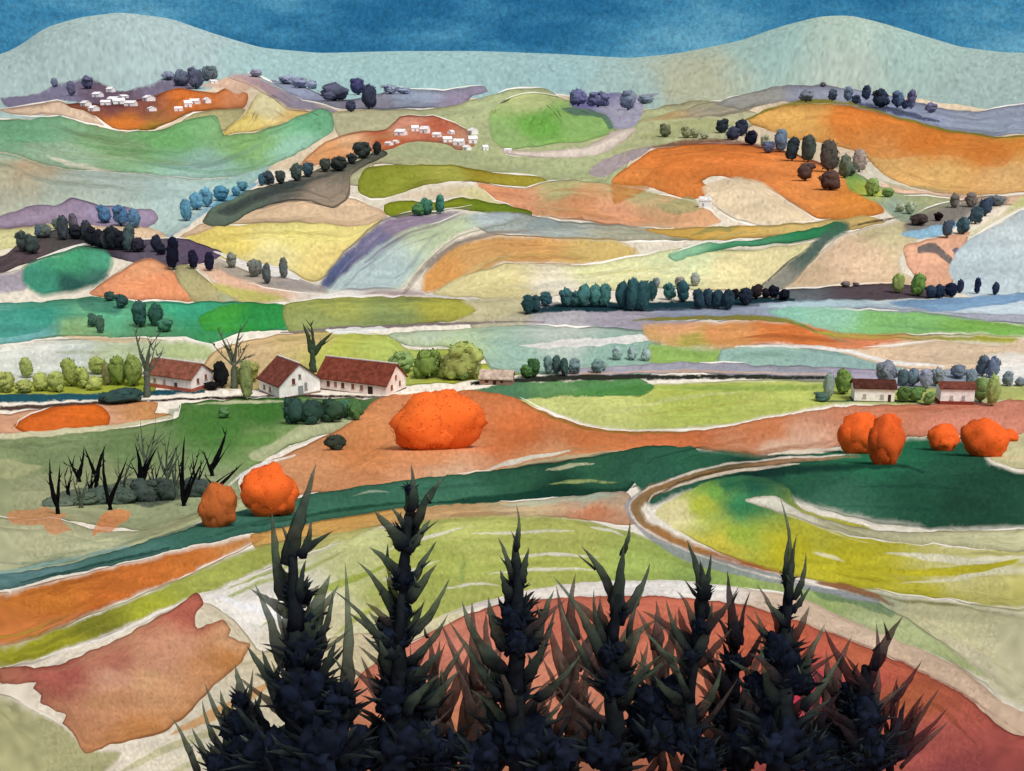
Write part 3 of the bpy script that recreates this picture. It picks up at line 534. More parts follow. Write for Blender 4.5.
CR = {k: [crown_mesh(k, i * 7 + len(k)) for i in range(6)] for k in ('oval', 'block', 'column', 'mound')}
CR['leafy'] = [crown_mesh('round', 50 + i, 3200, (.006, .017)) for i in range(5)]
def trunk_mesh():
    bm = bmesh.new(); pr = None
    for z, r_ in ((-.12, .085), (0, .065), (.25, .05), (.6, .025)):
        ring = [bm.verts.new((r_ * math.cos(a * math.pi / 3) + .01 * math.sin(z * 9), r_ * math.sin(a * math.pi / 3), z)) for a in range(6)]
        if pr: 
            for i in range(6): bm.faces.new((pr[i], pr[(i + 1) % 6], ring[(i + 1) % 6], ring[i]))
        pr = ring
    bm.faces.new(pr); me = bpy.data.meshes.new('trunk'); bm.to_mesh(me); bm.free(); me.materials.append(M_TRUNK); return me
TR = trunk_mesh()
ORD = ['first','second','third','fourth','fifth','sixth','seventh','eighth','ninth','tenth','eleventh','twelfth','thirteenth','fourteenth','fifteenth','sixteenth','seventeenth','eighteenth','nineteenth','twentieth','twenty-first','twenty-second','twenty-third','twenty-fourth','twenty-fifth','twenty-sixth','twenty-seventh','twenty-eighth','twenty-ninth','thirtieth']
PAL = {'black': '#1a1c22', 'navy': '#24304a', 'dark grey': '#3c4044', 'dark teal': '#1f484e', 'teal': '#2f6b68', 'blue': '#3f74a0', 'slate blue': '#5f6a88', 'purple grey': '#5e5a78', 'grey': '#777a76', 'pale grey': '#8d9490', 'dark green': '#2a4c30', 'green': '#4f7a28', 'yellow-green': '#84942c', 'brown': '#5a3426', 'taupe': '#70645a', 'sage': '#7f9078', 'grey-green': '#5a7068', 'orange': '#d8601c'}
def cname(h):
    c = np.array([int(h[i:i + 2], 16) for i in (1, 3, 5)], float)
    return min(PAL, key=lambda k: np.sum((c - np.array([int(PAL[k][i:i + 2], 16) for i in (1, 3, 5)])) ** 2))
def rgba(h, k=1.0): return tuple(np.clip(hexc(h) * k, 0, 1)) + (1,)
TC = [0]
def plant(px, py, w, h, col, kind, label, cat, group, name='tree', trunk=True, bright=1.3):
    g = ground_at(px, py); s = depth_of(g) / F; r = random.Random(TC[0] * 13 + 5); TC[0] += 1
    o = empty(name, (g[0], g[1], g[2] - .05), label, cat, group); Wm = w * s * (1.12 if trunk else 1.04); Hm = h * s * 1.02
    o.scale = (Wm, Wm * .85, Hm); o.rotation_euler = (0, 0, r.uniform(-.6, .6))
    lift = .02 if trunk else -.06
    if trunk:
        t = link('trunk', TR, o); t.color = rgba('#3a3230')
    c = link('crown', r.choice(CR[kind]), o, loc=(0, 0, lift)); c.scale = (1, 1, 1 - lift); c.rotation_euler = (0, 0, r.uniform(0, 6.28)); cg = np.array(rgba(col, bright)[:3]); lg = float(cg @ np.array([.3, .59, .11])); m_ = 0 if kind == 'leafy' else .22; c.color = tuple(cg * (1 - m_) + lg * m_) + (1,)
    return o
def row(place, group, items, cat='tree', name='tree', trunk=True, noun='tree'):
    items = sorted(items, key=lambda t: t[0])
    for i, (x, y, w, h, c, *k) in enumerate(items):
        kind = k[0] if k else ('column' if h > 1.7 * w else 'block' if w > 17 else 'oval')
        shape = 'slim' if h > 1.7 * w else 'broad' if w > h * 1.1 else 'rounded'
        last = ' and last' if i == len(items) - 1 else ''
        plant(x, y, w, h, c, kind, f'{shape} {cname(c)} {noun}, {ORD[i]}{last} from the left {place}', cat, group, name, trunk)
row('on the purple village ridge', 'trees on the far purple ridge', [(55,87,7,9,'#666c84'),(72,96,9,15,'#5d5c78'),(88,89,12,13,'#5a5878'),(168,80,12,9,'#7a809a'),(182,86,15,17,'#535e74'),(196,89,14,21,'#464d66'),(208,81,12,15,'#55646e'),(214,80,9,14,'#5c6c74')])
row('on the far grey-purple rise', 'trees on the grey-purple rise', [(256,77,12,8,'#84869c'),(287,84,14,9,'#7e86a2'),(300,88,14,11,'#7d84a0'),(312,89,10,9,'#8088a2'),(335,101,26,18,'#4c5068'),(358,95,14,17,'#3c3a66'),(369,109,14,24,'#30364e'),(351,112,10,12,'#3c405a'),(390,94,15,9,'#7f89a0'),(404,94,12,7,'#8690a6')])
row('beside the green hillock', 'trees of the purple copse', [(578,106,16,17,'#5c5e88'),(598,107,20,15,'#62648a'),(628,110,16,20,'#69748c'),(645,104,16,9,'#6f7c8c')])
row('above the golden field', 'trees on the right skyline ridge', [(806,102,13,12,'#676d7c'),(832,101,9,12,'#3a4858'),(848,101,9,15,'#5d7086'),(866,100,9,15,'#2e384e'),(880,108,16,19,'#2b384c'),(897,108,12,17,'#4c6686'),(905,109,7,9,'#28344e'),(911,109,9,19,'#5a5478'),(931,113,10,11,'#6b6586'),(856,104,8,9,'#3b4a60'),(823,87,6,5,'#6c6470')])
row('climbing to the middle village', 'trees on the diagonal climbing line', [(268,185,12,15,'#324048'),(281,184,10,14,'#36433f'),(297,181,12,18,'#3d4a44'),(308,177,11,15,'#2f4a58'),(325,172,11,14,'#3a403a'),(339,171,17,15,'#2f3634'),(352,164,10,11,'#2e3438'),(363,158,18,16,'#2c3432'),(377,155,8,14,'#262a2c'),(262,186,6,12,'#2c5a70')])
row('beside the pale blue slope', 'blue trees beside the pale blue slope', [(186,221,11,22,'#3c7c98'),(197,210,12,18,'#4488a6'),(207,207,12,20,'#4a8ca8'),(222,201,15,16,'#317a98'),(243,191,11,10,'#3f7c8c'),(236,196,9,10,'#4585a0')])
row('behind the dark left ridge', 'blue trees behind the dark ridge', [(105,223,13,18,'#3a6a92'),(121,226,15,21,'#386690'),(135,228,11,20,'#3f6c90')])
row('on the dark ridge at the left', 'trees on the dark left ridge', [(24,252,13,22,'#3d4a48'),(33,254,13,20,'#343f3c'),(39,238,9,14,'#3e5262'),(46,238,10,14,'#55605a'),(57,229,9,11,'#50605a'),(64,240,11,25,'#39444a'),(75,238,9,24,'#5a5360'),(77,239,14,15,'#24262e'),(87,240,10,20,'#33383e'),(92,246,14,20,'#1d2029'),(101,248,14,20,'#1c1e28'),(114,250,14,24,'#20252e'),(122,250,13,20,'#1c1f2a'),(130,252,11,28,'#3a4c4e'),(139,252,13,15,'#2a2838'),(107,249,10,18,'#3c3a42')])
row('above the peach wedge field', 'trees along the purple lane', [(157,252,10,18,'#1c2234'),(161,255,9,12,'#181c2e'),(174,270,12,34,'#11142a'),(194,269,9,19,'#1c1c36'),(210,271,9,19,'#1a1c34'),(232,268,10,16,'#74786a'),(254,277,12,18,'#62675f'),(267,284,8,22,'#4c5456'),(284,278,8,21,'#565e5e'),(259,274,7,14,'#5c625e')])
row('in the left teal field', 'dark trees in the left teal field', [(110,301,10,10,'#2b4440'),(122,308,12,14,'#244644'),(93,327,9,14,'#34584a'),(101,333,8,18,'#3a5a4a'),(140,327,14,27,'#1f4e46'),(156,326,14,24,'#205044'),(166,332,14,14,'#2a6a50')])
row('on the olive green strip', 'trees on the olive strip', [(418,216,11,13,'#38703a'),(426,215,13,18,'#2c684e'),(440,214,9,20,'#2a7660')], noun='tree')
row('in the long dark valley row', 'trees of the long dark valley row', [(528,314,12,20,'#183e44'),(535,312,9,18,'#1c4248'),(546,306,13,15,'#24525c'),(566,307,13,20,'#2c6064'),(575,307,11,17,'#2a5c5c'),(584,307,14,24,'#2e6866'),(595,307,12,24,'#30706c'),(605,307,12,24,'#2c6866'),(622,309,13,29,'#1c4a52'),(633,311,13,34,'#1e5056'),(642,311,14,30,'#1c4c52'),(652,301,9,20,'#1f4c50'),(656,288,8,11,'#67757a'),(669,300,12,18,'#286868'),(682,302,12,22,'#1f4e58'),(680,287,10,11,'#7d7c74'),(695,286,10,14,'#8c9288'),(698,309,11,21,'#223e4e'),(708,308,11,20,'#243f50'),(718,309,12,20,'#1e3a4a'),(727,310,12,22,'#1c3646'),(735,299,9,11,'#221a20'),(745,305,14,18,'#1b2634'),(756,299,12,15,'#2a1e20'),(765,298,8,10,'#1e1c26'),(773,298,10,14,'#12162a'),(784,300,11,12,'#0f121e')])
row('on the brown valley bank', 'trees on the brown bank', [(845,287,9,6,'#6c5f60'),(856,286,7,4,'#6c6260'),(897,293,11,20,'#7a8c34'),(918,296,13,23,'#567f1e'),(930,298,10,13,'#24384e'),(939,298,11,15,'#1a2a40'),(950,297,11,15,'#151e36'),(960,293,7,14,'#222a44'),(977,294,6,17,'#1a2446'),(995,295,7,14,'#24324c')])
row('along the orange hill crest', 'trees along the orange hill crest', [(665,137,11,13,'#5c6040'),(686,138,10,12,'#868c5e'),(695,138,9,10,'#8a9064'),(704,139,8,7,'#8a8c66'),(722,133,12,14,'#2a323e'),(733,140,12,14,'#343a50'),(741,136,13,17,'#2c3148'),(751,145,13,15,'#1b2032'),(765,148,9,13,'#8e9c7c'),(768,153,12,12,'#515c7a'),(780,152,12,22,'#567088'),(792,161,12,24,'#26363f'),(808,162,12,27,'#3a4842'),(805,181,15,18,'#4c3834'),(828,172,17,32,'#48443e'),(830,190,20,20,'#4c3630'),(845,178,12,24,'#566452'),(850,176,12,13,'#445040'),(859,172,13,23,'#93827a'),(872,196,14,18,'#74902e'),(888,197,11,10,'#6c8a34')])
row('where the two tracks meet', 'trees where the tracks meet', [(910,214,10,13,'#8c9a78'),(900,212,8,9,'#949c7c'),(918,225,17,12,'#3e302e'),(938,221,9,9,'#1a0e14'),(954,208,9,15,'#6c6259'),(971,207,12,15,'#70635a'),(947,238,11,18,'#384858'),(962,234,12,18,'#32505c'),(975,224,13,18,'#2e4450'),(985,216,14,18,'#2c3c50'),(996,206,14,11,'#5c6468')])
row('in the yellow-green left hedge', 'yellow-green bushes of the left hedge', [(6,392,18,22,'#858f2c'),(27,378,13,22,'#84933a'),(24,393,16,14,'#8a9430'),(42,391,15,20,'#919e2e'),(57,392,15,22,'#8a982a'),(71,386,16,29,'#7c8b22'),(84,388,13,22,'#8c9a2c'),(98,374,15,19,'#808f2a'),(95,390,14,14,'#939e30'),(108,385,9,24,'#6c6c34'),(118,385,16,31,'#69801a'),(134,386,18,34,'#6f8420')], cat='bush', name='bush', noun='bush')
row('beside the farmhouses', 'trees and bushes beside the farmhouses', [(212,390,15,9,'#141414'),(222,388,14,27,'#15191a'),(240,384,14,18,'#6d7426'),(252,382,16,22,'#84862c'),(247,400,12,40,'#707c3c'),(402,372,25,22,'#6f8c40'),(427,378,26,30,'#62801e'),(462,379,34,38,'#8c9a34'),(449,378,18,24,'#84923a'),(463,380,15,15,'#5d7a24')], cat='bush', name='bush', noun='bush')
row('right of the stone hut', 'trees of the grey row', [(526,378,12,14,'#3c6a28'),(534,377,12,20,'#2c5628'),(548,374,9,19,'#5a7a78'),(557,374,9,19,'#3c5a58'),(564,376,8,19,'#35524f'),(574,374,12,17,'#617c80'),(597,373,11,15,'#5d7d7c'),(603,371,6,10,'#6c8884'),(617,360,11,15,'#86a29c'),(632,360,10,14,'#809c98'),(646,361,9,13,'#88a09c')])
row('around the white cottages', 'trees and bushes around the right cottages', [(828,396,10,24,'#788c84'),(843,394,15,27,'#5e7e1e'),(822,401,15,9,'#3c5c50'),(885,384,17,26,'#6f7686'),(903,386,10,18,'#48606a'),(912,386,13,18,'#566c7c'),(925,388,12,20,'#7f849c'),(937,386,13,20,'#727e86'),(958,378,15,14,'#5a6678'),(982,376,11,22,'#4a5a6c'),(992,378,13,22,'#566680'),(980,402,16,26,'#66843a'),(992,406,13,34,'#7e9a40'),(970,394,10,26,'#667888'),(1007,386,10,16,'#64747e'),(1020,386,9,10,'#6a7884'),(903,402,14,17,'#44681f'),(915,402,15,16,'#4c742a'),(928,405,11,14,'#5a8034')], cat='bush', name='bush', noun='bush')
row('in the thicket below farmhouses', 'bushes of the dark thicket', [(296,424,22,27,'#22423a'),(312,424,22,26,'#1f3d34'),(332,422,24,25,'#26442f'),(355,420,14,22,'#3c6830'),(345,418,14,20,'#2f6048'),(224,418,12,12,'#3f7034')], cat='bush', name='bush', noun='bush')
row('behind the bare black shrubs', 'low bushes behind the bare shrubs', [(60,505,34,9,'#4e5c4a','mound'),(84,504,34,13,'#465644','mound'),(102,503,30,18,'#3e4e42','mound'),(122,503,30,17,'#3c4c40','mound'),(143,501,30,23,'#34423c','block'),(165,500,22,24,'#303e38','mound'),(197,496,30,20,'#33423c','mound')], cat='bush', name='bush', noun='bush', trunk=False)
plant(121,402,36,14,'#24413e','mound','low dark blue-green bush on the verge left of the first farmhouse','bush',None,'bush')
plant(336,450,19,17,'#2a3429','block','small lone black-green bush on the terracotta field below the farmhouses','bush',None,'bush')
OG = 'round bright orange bushes on the fields'
for a in ((220,526,37,45,'#ac5a28','oval','round brownish-orange bush at the end of the bare black shrubs'),
          (270,515,54,53,'#d65c1c','mound','round bright orange bush behind the tallest dark thorn tip'),
          (437,448,88,58,'#dc6420','block','widest bright orange bush, alone on the terracotta field right of farmhouses'),
          (858,453,44,42,'#dc5c1c','mound','bright orange bush, left and higher of the joined right-hand pair'),
          (884,464,38,52,'#d2561c','mound','bright orange bush reaching lowest, right half of the joined pair'),
          (942,450,32,27,'#dc5c1c','mound','smallest bright orange bush, between the two right-hand clusters'),
          (982,456,46,38,'#d85a1c','mound','bright orange bush nearest the right edge of the field'),
          (1007,441,20,12,'#d85a1c','mound','low bright orange bush sprig at the far right edge')):
    plant(*a[:5], 'leafy', a[6], 'bush', OG, 'bush', False, 1.12)

# ------------------------------------------------------------------ houses
def box_mesh(name, x0, x1, y0, y1, z0, z1, mat):
    bm = bmesh.new(); v = [bm.verts.new((x, y, z)) for z in (z0, z1) for y in (y0, y1) for x in (x0, x1)]
    for f in ((0,2,3,1),(4,5,7,6),(0,1,5,4),(2,6,7,3),(0,4,6,2),(1,3,7,5)): bm.faces.new([v[i] for i in f])
    me = bpy.data.meshes.new(name); bm.to_mesh(me); bm.free(); me.materials.append(mat); return me
def gable_wall(Lx, D, e, rdg):
    bm = bmesh.new(); a, b = Lx / 2, D / 2
    P = [(-a,-b,-.6),(a,-b,-.6),(a,b,-.6),(-a,b,-.6),(-a,-b,e),(a,-b,e),(a,b,e),(-a,b,e),(-a,0,rdg),(a,0,rdg)]
    v = [bm.verts.new(p) for p in P]
    for f in ((0,1,5,4),(2,3,7,6),(1,2,6,9,5),(3,0,4,8,7),(4,5,9,8),(6,7,8,9)): bm.faces.new([v[i] for i in f])
    me = bpy.data.meshes.new('wall'); bm.to_mesh(me); bm.free(); me.materials.append(M_WALL); return me
def gable_roof(Lx, D, e, rdg, oh=.5, th=.28, rows=0):
    bm = bmesh.new(); a = Lx / 2 + oh; b = D / 2; sl_ = (rdg - e) / b; n = 14; k = 5
    for sgn in (-1, 1):
        g = {}
        for i in range(n + 1):
            for j in range(k + 1):
                t = j / k; y = (b + oh) * t; z = rdg - sl_ * y + .03 + .05 * noise.noise(Vector((i * .8, j * 1.3, sgn * 4 + Lx)))
                x = -a + 2 * a * i / n
                g[i, j, 0] = bm.verts.new((x, sgn * y, z + th)); g[i, j, 1] = bm.verts.new((x, sgn * y, z))
        def q(*s):
            bm.faces.new(s if sgn < 0 else s[::-1])
        for i in range(n):
            for j in range(k):
                q(g[i,j,0], g[i,j+1,0], g[i+1,j+1,0], g[i+1,j,0]); q(g[i,j,1], g[i+1,j,1], g[i+1,j+1,1], g[i,j+1,1])
            q(g[i,k,0], g[i,k,1], g[i+1,k,1], g[i+1,k,0])
        for j in range(k):
            q(g[0,j,0], g[0,j,1], g[0,j+1,1], g[0,j+1,0]); q(g[n,j,0], g[n,j+1,0], g[n,j+1,1], g[n,j,1])
    me = bpy.data.meshes.new('roof'); bm.to_mesh(me); bm.free(); me.materials.append(M_ROOF); return me
def house(name, px, py, Lx, D, e, rdg, rz, wall, roof, label, cat='house', group=None, wins=(), gwins=(), band=None, door=None, gdoor=None, oh=.5):
    g = ground_at(px, py); o = empty(name, (g[0], g[1], g[2]), label, cat, group); o.rotation_euler = (0, 0, R(rz))
    w = link('wall', gable_wall(Lx, D, e, rdg), o); w.color = rgba(wall, 1.3)
    r_ = link('roof', gable_roof(Lx, D, e, rdg, oh), o); r_.color = rgba(roof)
    if Lx > 9.9:
        rc = link('ridge', box_mesh('ridge', -Lx / 2 - oh, Lx / 2 + oh, -.22, .22, rdg + .22, rdg + .46, M_WALL), r_); rc.color = rgba('#d8d2cc')
    for (x, z, ww, hh, c) in wins:
        f = link('window', box_mesh('window', x - ww / 2, x + ww / 2, -D / 2 - .06, -D / 2 + .05, z, z + hh, M_DARK), o); f.color = rgba(c)
        s2 = link('sill', box_mesh('sill', x - ww / 2 - .12, x + ww / 2 + .12, -D / 2 - .18, -D / 2 + .03, z - .15, z - .005, M_WALL), f); s2.color = rgba('#b09c90')
    for (y, z, ww, hh, c) in gwins:
        f = link('window', box_mesh('window', Lx / 2 - .05, Lx / 2 + .06, y - ww / 2, y + ww / 2, z, z + hh, M_DARK), o); f.color = rgba(c)
        s2 = link('sill', box_mesh('sill', Lx / 2 - .03, Lx / 2 + .18, y - ww / 2 - .12, y + ww / 2 + .12, z - .15, z - .005, M_WALL), f); s2.color = rgba('#b09c90')
    if door:
        x, ww, hh, c = door; f = link('door', box_mesh('door', x - ww / 2, x + ww / 2, -D / 2 - .07, -D / 2 + .05, 0, hh, M_DARK), o); f.color = rgba(c)
    if gdoor:
        y, ww, hh, c = gdoor; f = link('door', box_mesh('door', Lx / 2 - .05, Lx / 2 + .07, y - ww / 2, y + ww / 2, 0, hh, M_DARK), o); f.color = rgba(c)
    if band:
        f = link('plinth', box_mesh('plinth', -Lx / 2 - .09, Lx / 2 + .09, -D / 2 - .09, D / 2 + .09, -.6, band[0], M_WALL), o); f.color = rgba(band[1])
    return o
FG = 'red-roofed farmhouses'
house('farmhouse', 180, 386, 15.4, 8.4, 3.7, 6.7, -26, '#d8cdc8', '#7c4a3a', 'small white farmhouse with faded red roof, leftmost of the three', group=FG, wins=((-4.5,1.6,.9,1.0,'#a08078'),(-1.2,1.5,.8,1.0,'#b0908a')), gwins=((-1.6,2.0,.9,1.3,'#7c4a3c'),(1.4,2.3,.8,1.4,'#8c5244')), band=(1.1,'#b0604c'), door=(2.6,1.0,2.2,'#5a4038'))
house('farmhouse', 290, 392, 10.6, 11.6, 3.7, 8.4, -50, '#d9d6d2', '#6c3a30', 'farmhouse with large white gable and dark red roof, middle of the three', group=FG, wins=((-2.6,1.2,1.0,1.2,'#8c6a60'),(.4,1.2,.9,1.2,'#9a7468')), gwins=((-1.7,3.4,.9,1.5,'#6a3a32'),(1.7,1.5,.8,1.8,'#8c8c8a'),(.1,4.6,.7,1.1,'#7a6a60')), gdoor=(.2,1.5,2.7,'#8c9494'), band=(.5,'#8c7468'))
house('farmhouse', 362, 389, 20.5, 10, 3.4, 7.6, -24, '#d8c8be', '#70382a', 'long low farmhouse with dark red roof, rightmost of the three', group=FG, wins=((-7,1.2,.9,1.4,'#6a3a30'),(-4.8,1.3,.8,1.3,'#9a6a5a'),(-2.6,1.2,.9,1.4,'#6a3a30'),(.4,1.3,.8,1.3,'#84503c'),(3,1.2,.9,1.3,'#9a6a5a')), gwins=((-2.2,1.5,1.0,1.2,'#8a4a30'),(0,3.6,.8,1.2,'#9a4a2a'),(1.9,1.6,.9,1.2,'#8a5a48')), door=(5.6,1.4,2.5,'#3a2420'), band=(.4,'#5c4440'))
house('stone_hut', 497, 383, 8.6, 4.6, 1.7, 3.4, -8, '#8a6a5a', '#b3a090', 'low brown stone hut with pale mottled roof beside the long green strip', cat='hut', wins=((-2.4,.5,.9,.8,'#4a2c24'),(1.6,.5,.8,.8,'#4a2c24')), door=(-.3,.9,1.3,'#3c241e'), oh=.3)
CG = 'white cottages at the right'
house('cottage', 872, 400, 9.6, 4.6, 3.7, 5.1, -6, '#dcd9d4', '#4a2a22', 'white cottage with dark brown roof, above the joined orange bushes', group=CG, wins=((-2.4,1.1,.8,1,'#a8a4a0'),(1.8,1.1,.8,1,'#b0aca8')), door=(3.6,.7,2.1,'#4a2c24'), band=(.35,'#4c3c34'), oh=.45)
house('cottage', 954, 403, 8.0, 4.0, 4.2, 5.2, -4, '#dad8d6', '#6a3a30', 'smaller white cottage with reddish plinth, above the smallest orange bush', group=CG, wins=((-1.4,1.4,.8,1,'#b0aeac'),(1.4,1.4,.8,1,'#a8a6a2')), band=(1.0,'#8a3c30'), oh=.4)
def tiny(place, group, items):
    items = sorted(items); first = None
    for i, (x, y, w, h) in enumerate(items):
        g = ground_at(x, y); s = depth_of(g) / F; r = random.Random(i * 3 + 1)
        last = ' and last' if i == len(items) - 1 else ''
        o = empty('village_house', g, f'tiny white house, {ORD[i]} from the left {place}', 'house', group)
        o.rotation_euler = (0, 0, R(r.uniform(-60, 60))); q = r.uniform(.85, 1.15); o.scale = (w * s / 8.2 * q, w * s / 9 / q, h * s / 7.4 * r.uniform(.8, 1.15))
        for nm, me, c in (('wall', TW, '#e9e6e6'), ('roof', TRF, '#dfdadb'), ('door', TD, '#8a7f86')):
            p = link(nm, me, o); p.color = rgba(c, 1.12 if nm != 'door' else 1)
TW, TRF, TD = gable_wall(7.6, 6, 3.4, 5.8), gable_roof(7.6, 6, 3.4, 5.8, .3, .3), box_mesh('door', -.6, .6, -3.08, -2.9, 0, 2.1, M_DARK)
tiny('in the hill village on orange ground', 'white houses of the left hill village', [(86,106,11,6),(94,111,10,7),(98,97,10,6),(111,92,8,6),(106,105,10,6),(114,102,11,7),(119,104,11,7),(123,98,10,5),(131,106,11,6),(149,101,12,7),(152,111,10,6),(179,111,8,5),(188,107,9,8),(195,104,9,8),(207,103,9,8),(213,83,8,4)])
tiny('in the middle village on the brown crest', 'white houses of the middle village', [(401,135,12,7),(415,131,8,7),(425,133,9,8),(437,137,9,6),(447,142,9,7),(451,134,7,6),(459,145,10,7),(467,150,8,6),(473,143,9,8),(473,134,10,8),(485,150,7,6),(389,145,8,4),(396,143,6,4),(508,151,7,4)])
house('field_hut', 705, 207, 7.5, 6, 4.2, 6.4, -14, '#d6d4d4', '#d0ccca', 'lone pale hut at the corner of the cream field on the orange hill', cat='hut', oh=.25, wins=((-1,1.2,1,1.4,'#a8a09c'),))

# ------------------------------------------------------------------ bare and spiky plants
def blade_mat(name, rough=.85):
    m, t, b = newmat(name); at = t.nodes.new('ShaderNodeAttribute'); at.attribute_name = 'tone'; tcn = t.nodes.new('ShaderNodeTexCoord')
    n = t.nodes.new('ShaderNodeTexNoise'); n.inputs['Scale'].default_value = 3.2; n.inputs['Detail'].default_value = 5; t.links.new(tcn.outputs['Object'], n.inputs['Vector'])
    mr = t.nodes.new('ShaderNodeMapRange'); mr.inputs[1].default_value = .3; mr.inputs[2].default_value = .72; mr.inputs[3].default_value = .6; mr.inputs[4].default_value = 1.7
    t.links.new(n.outputs[0], mr.inputs[0]); s = t.nodes.new('ShaderNodeVectorMath'); s.operation = 'SCALE'
    t.links.new(at.outputs['Color'], s.inputs[0]); t.links.new(mr.outputs[0], s.inputs['Scale']); t.links.new(s.outputs[0], b.inputs['Base Color']); t.links.new(at.outputs['Alpha'], b.inputs['Alpha'])
    b.inputs['Roughness'].default_value = 1; b.inputs['Specular IOR Level'].default_value = 0; return m
M_BLADE = blade_mat('dark leaves')
CAMV = Vector((0, 0, CAMZ)); RT = Vector((1, 0, 0)); UPV = Vector((0, SP, CP)); FW = Vector((0, CP, -SP))
def at_dist(px, py, y):
    dx, dy, dz = pxdir(px, py); return Vector((float(dx / dy * y), y, float(CAMZ + dz / dy * y)))
def finish(bm, cols, name, parent, mat=M_BLADE):
    me = bpy.data.meshes.new(name); bm.to_mesh(me); bm.free()
    at = me.color_attributes.new('tone', 'FLOAT_COLOR', 'POINT'); at.data.foreach_set('color', np.array(cols).ravel())
    for p in me.polygons: p.use_smooth = True
    me.materials.append(mat); return link(name, me, parent)
def tapered(bm, cols, a, b, w, c0, c1, r, bend=0, segs=9, flat=.3, prof='blade', jag=.27, sides=8, tr=0.0):
    """one pointed shoot from a to b, w wide at the base"""
    ax = (b - a); Ln = ax.length; ax = ax.normalized(); ref = Vector((0, 1, 0))
    s1 = ax.cross(ref).normalized() if abs(ax.dot(ref)) < .95 else Vector((1, 0, 0)); s2 = ax.cross(s1).normalized()
    pr = None; ph = r.uniform(0, 50)
    for i in range(segs + 1):
        t = i / segs
        if prof == 'blade': k = (1 - t) ** .8 * (.62 + .38 * min(1, (t + .02) / .14) ** .6) * (1 + .06 * math.sin(min(t * 2.2, 1) * math.pi))
        elif prof == 'stem': k = 1 - .45 * t
        else: k = (1 - t * .97)
        k = max(k, .015); c = a + ax * Ln * t + s1 * (bend * Ln * 4 * t * (1 - t) * .25)
        ring = []
        for q in range(sides):
            an = 2 * math.pi * q / sides; jj = 1 + jag * 2 * noise.noise(Vector((ph + t * 7, math.cos(an) * 1.4, math.sin(an) * 1.4))) + r.uniform(-jag, jag) * .35
            ring.append(bm.verts.new(c + s1 * math.cos(an) * w / 2 * k * jj + s2 * math.sin(an) * w / 2 * k * flat * jj))
            m = min(1, max(0, t * 1.15 - .1)); cc = c0 * (1 - m) + c1 * m; cols.append(tuple(cc) + (1 - tr * (.35 + .65 * m),))
        if pr:
            for q in range(sides): bm.faces.new((pr[q], pr[(q + 1) % sides], ring[(q + 1) % sides], ring[q]))
        else: bm.faces.new(ring[::-1])
        pr = ring
    bm.faces.new(pr)
def clump(bm, cols, c, rad, c0, c1, r, spikes=30, squash=1.0, rough=.3):
    for li in range(5):
        off = Vector((r.uniform(0, 90), r.uniform(0, 90), r.uniform(0, 90))); q = .42 if li else .6
        cl = Vector((0, 0, 0)) if not li else Vector((r.uniform(-.5, .5), r.uniform(-.4, .4), r.uniform(-.55, .4))) * rad
        for v in bmesh.ops.create_icosphere(bm, subdivisions=3, radius=1)['verts']:
            n = v.co.normalized(); f = noise.fractal(n * 1.6 + off, 1, 2, 5); k = q * (.86 + .5 * f + .5 * max(0, noise.noise(n * 4 + off)))
            v.co = c + cl + Vector((n.x * rad * k, n.y * rad * k * .8, n.z * rad * k * squash))
            m = min(1, max(0, f * .5 + .25)); cols.append(tuple(c0 * (1 - m * .5) + c1 * m * .5) + (1,))
    for _ in range(spikes):
        an = r.uniform(-.35, math.pi + .35); n = Vector((math.cos(an), r.uniform(-.8, .8), math.sin(an) * .8)).normalized()
        a = c + Vector((n.x * rad * .35, n.y * rad * .4, r.uniform(-.7, .3) * rad * squash)); d = (n + Vector((0, 0, .55)) + Vector((r.uniform(-.3, .3), 0, r.uniform(-.2, .3)))).normalized()
        m = r.uniform(0, .45); ce = c0 * (1 - m) + c1 * m * .6 + GT * m * .4
        tapered(bm, cols, a, a + d * rad * r.uniform(.65, 1.2), rad * r.uniform(.17, .34), c0, ce, r, bend=r.uniform(-.4, .4), segs=5, sides=6, jag=.35, tr=.15)
DN = hexc('#14161d'); GT = hexc('#66745f'); NV = hexc('#202c46'); BR = hexc('#6c5c54'); BK = hexc('#15140f')
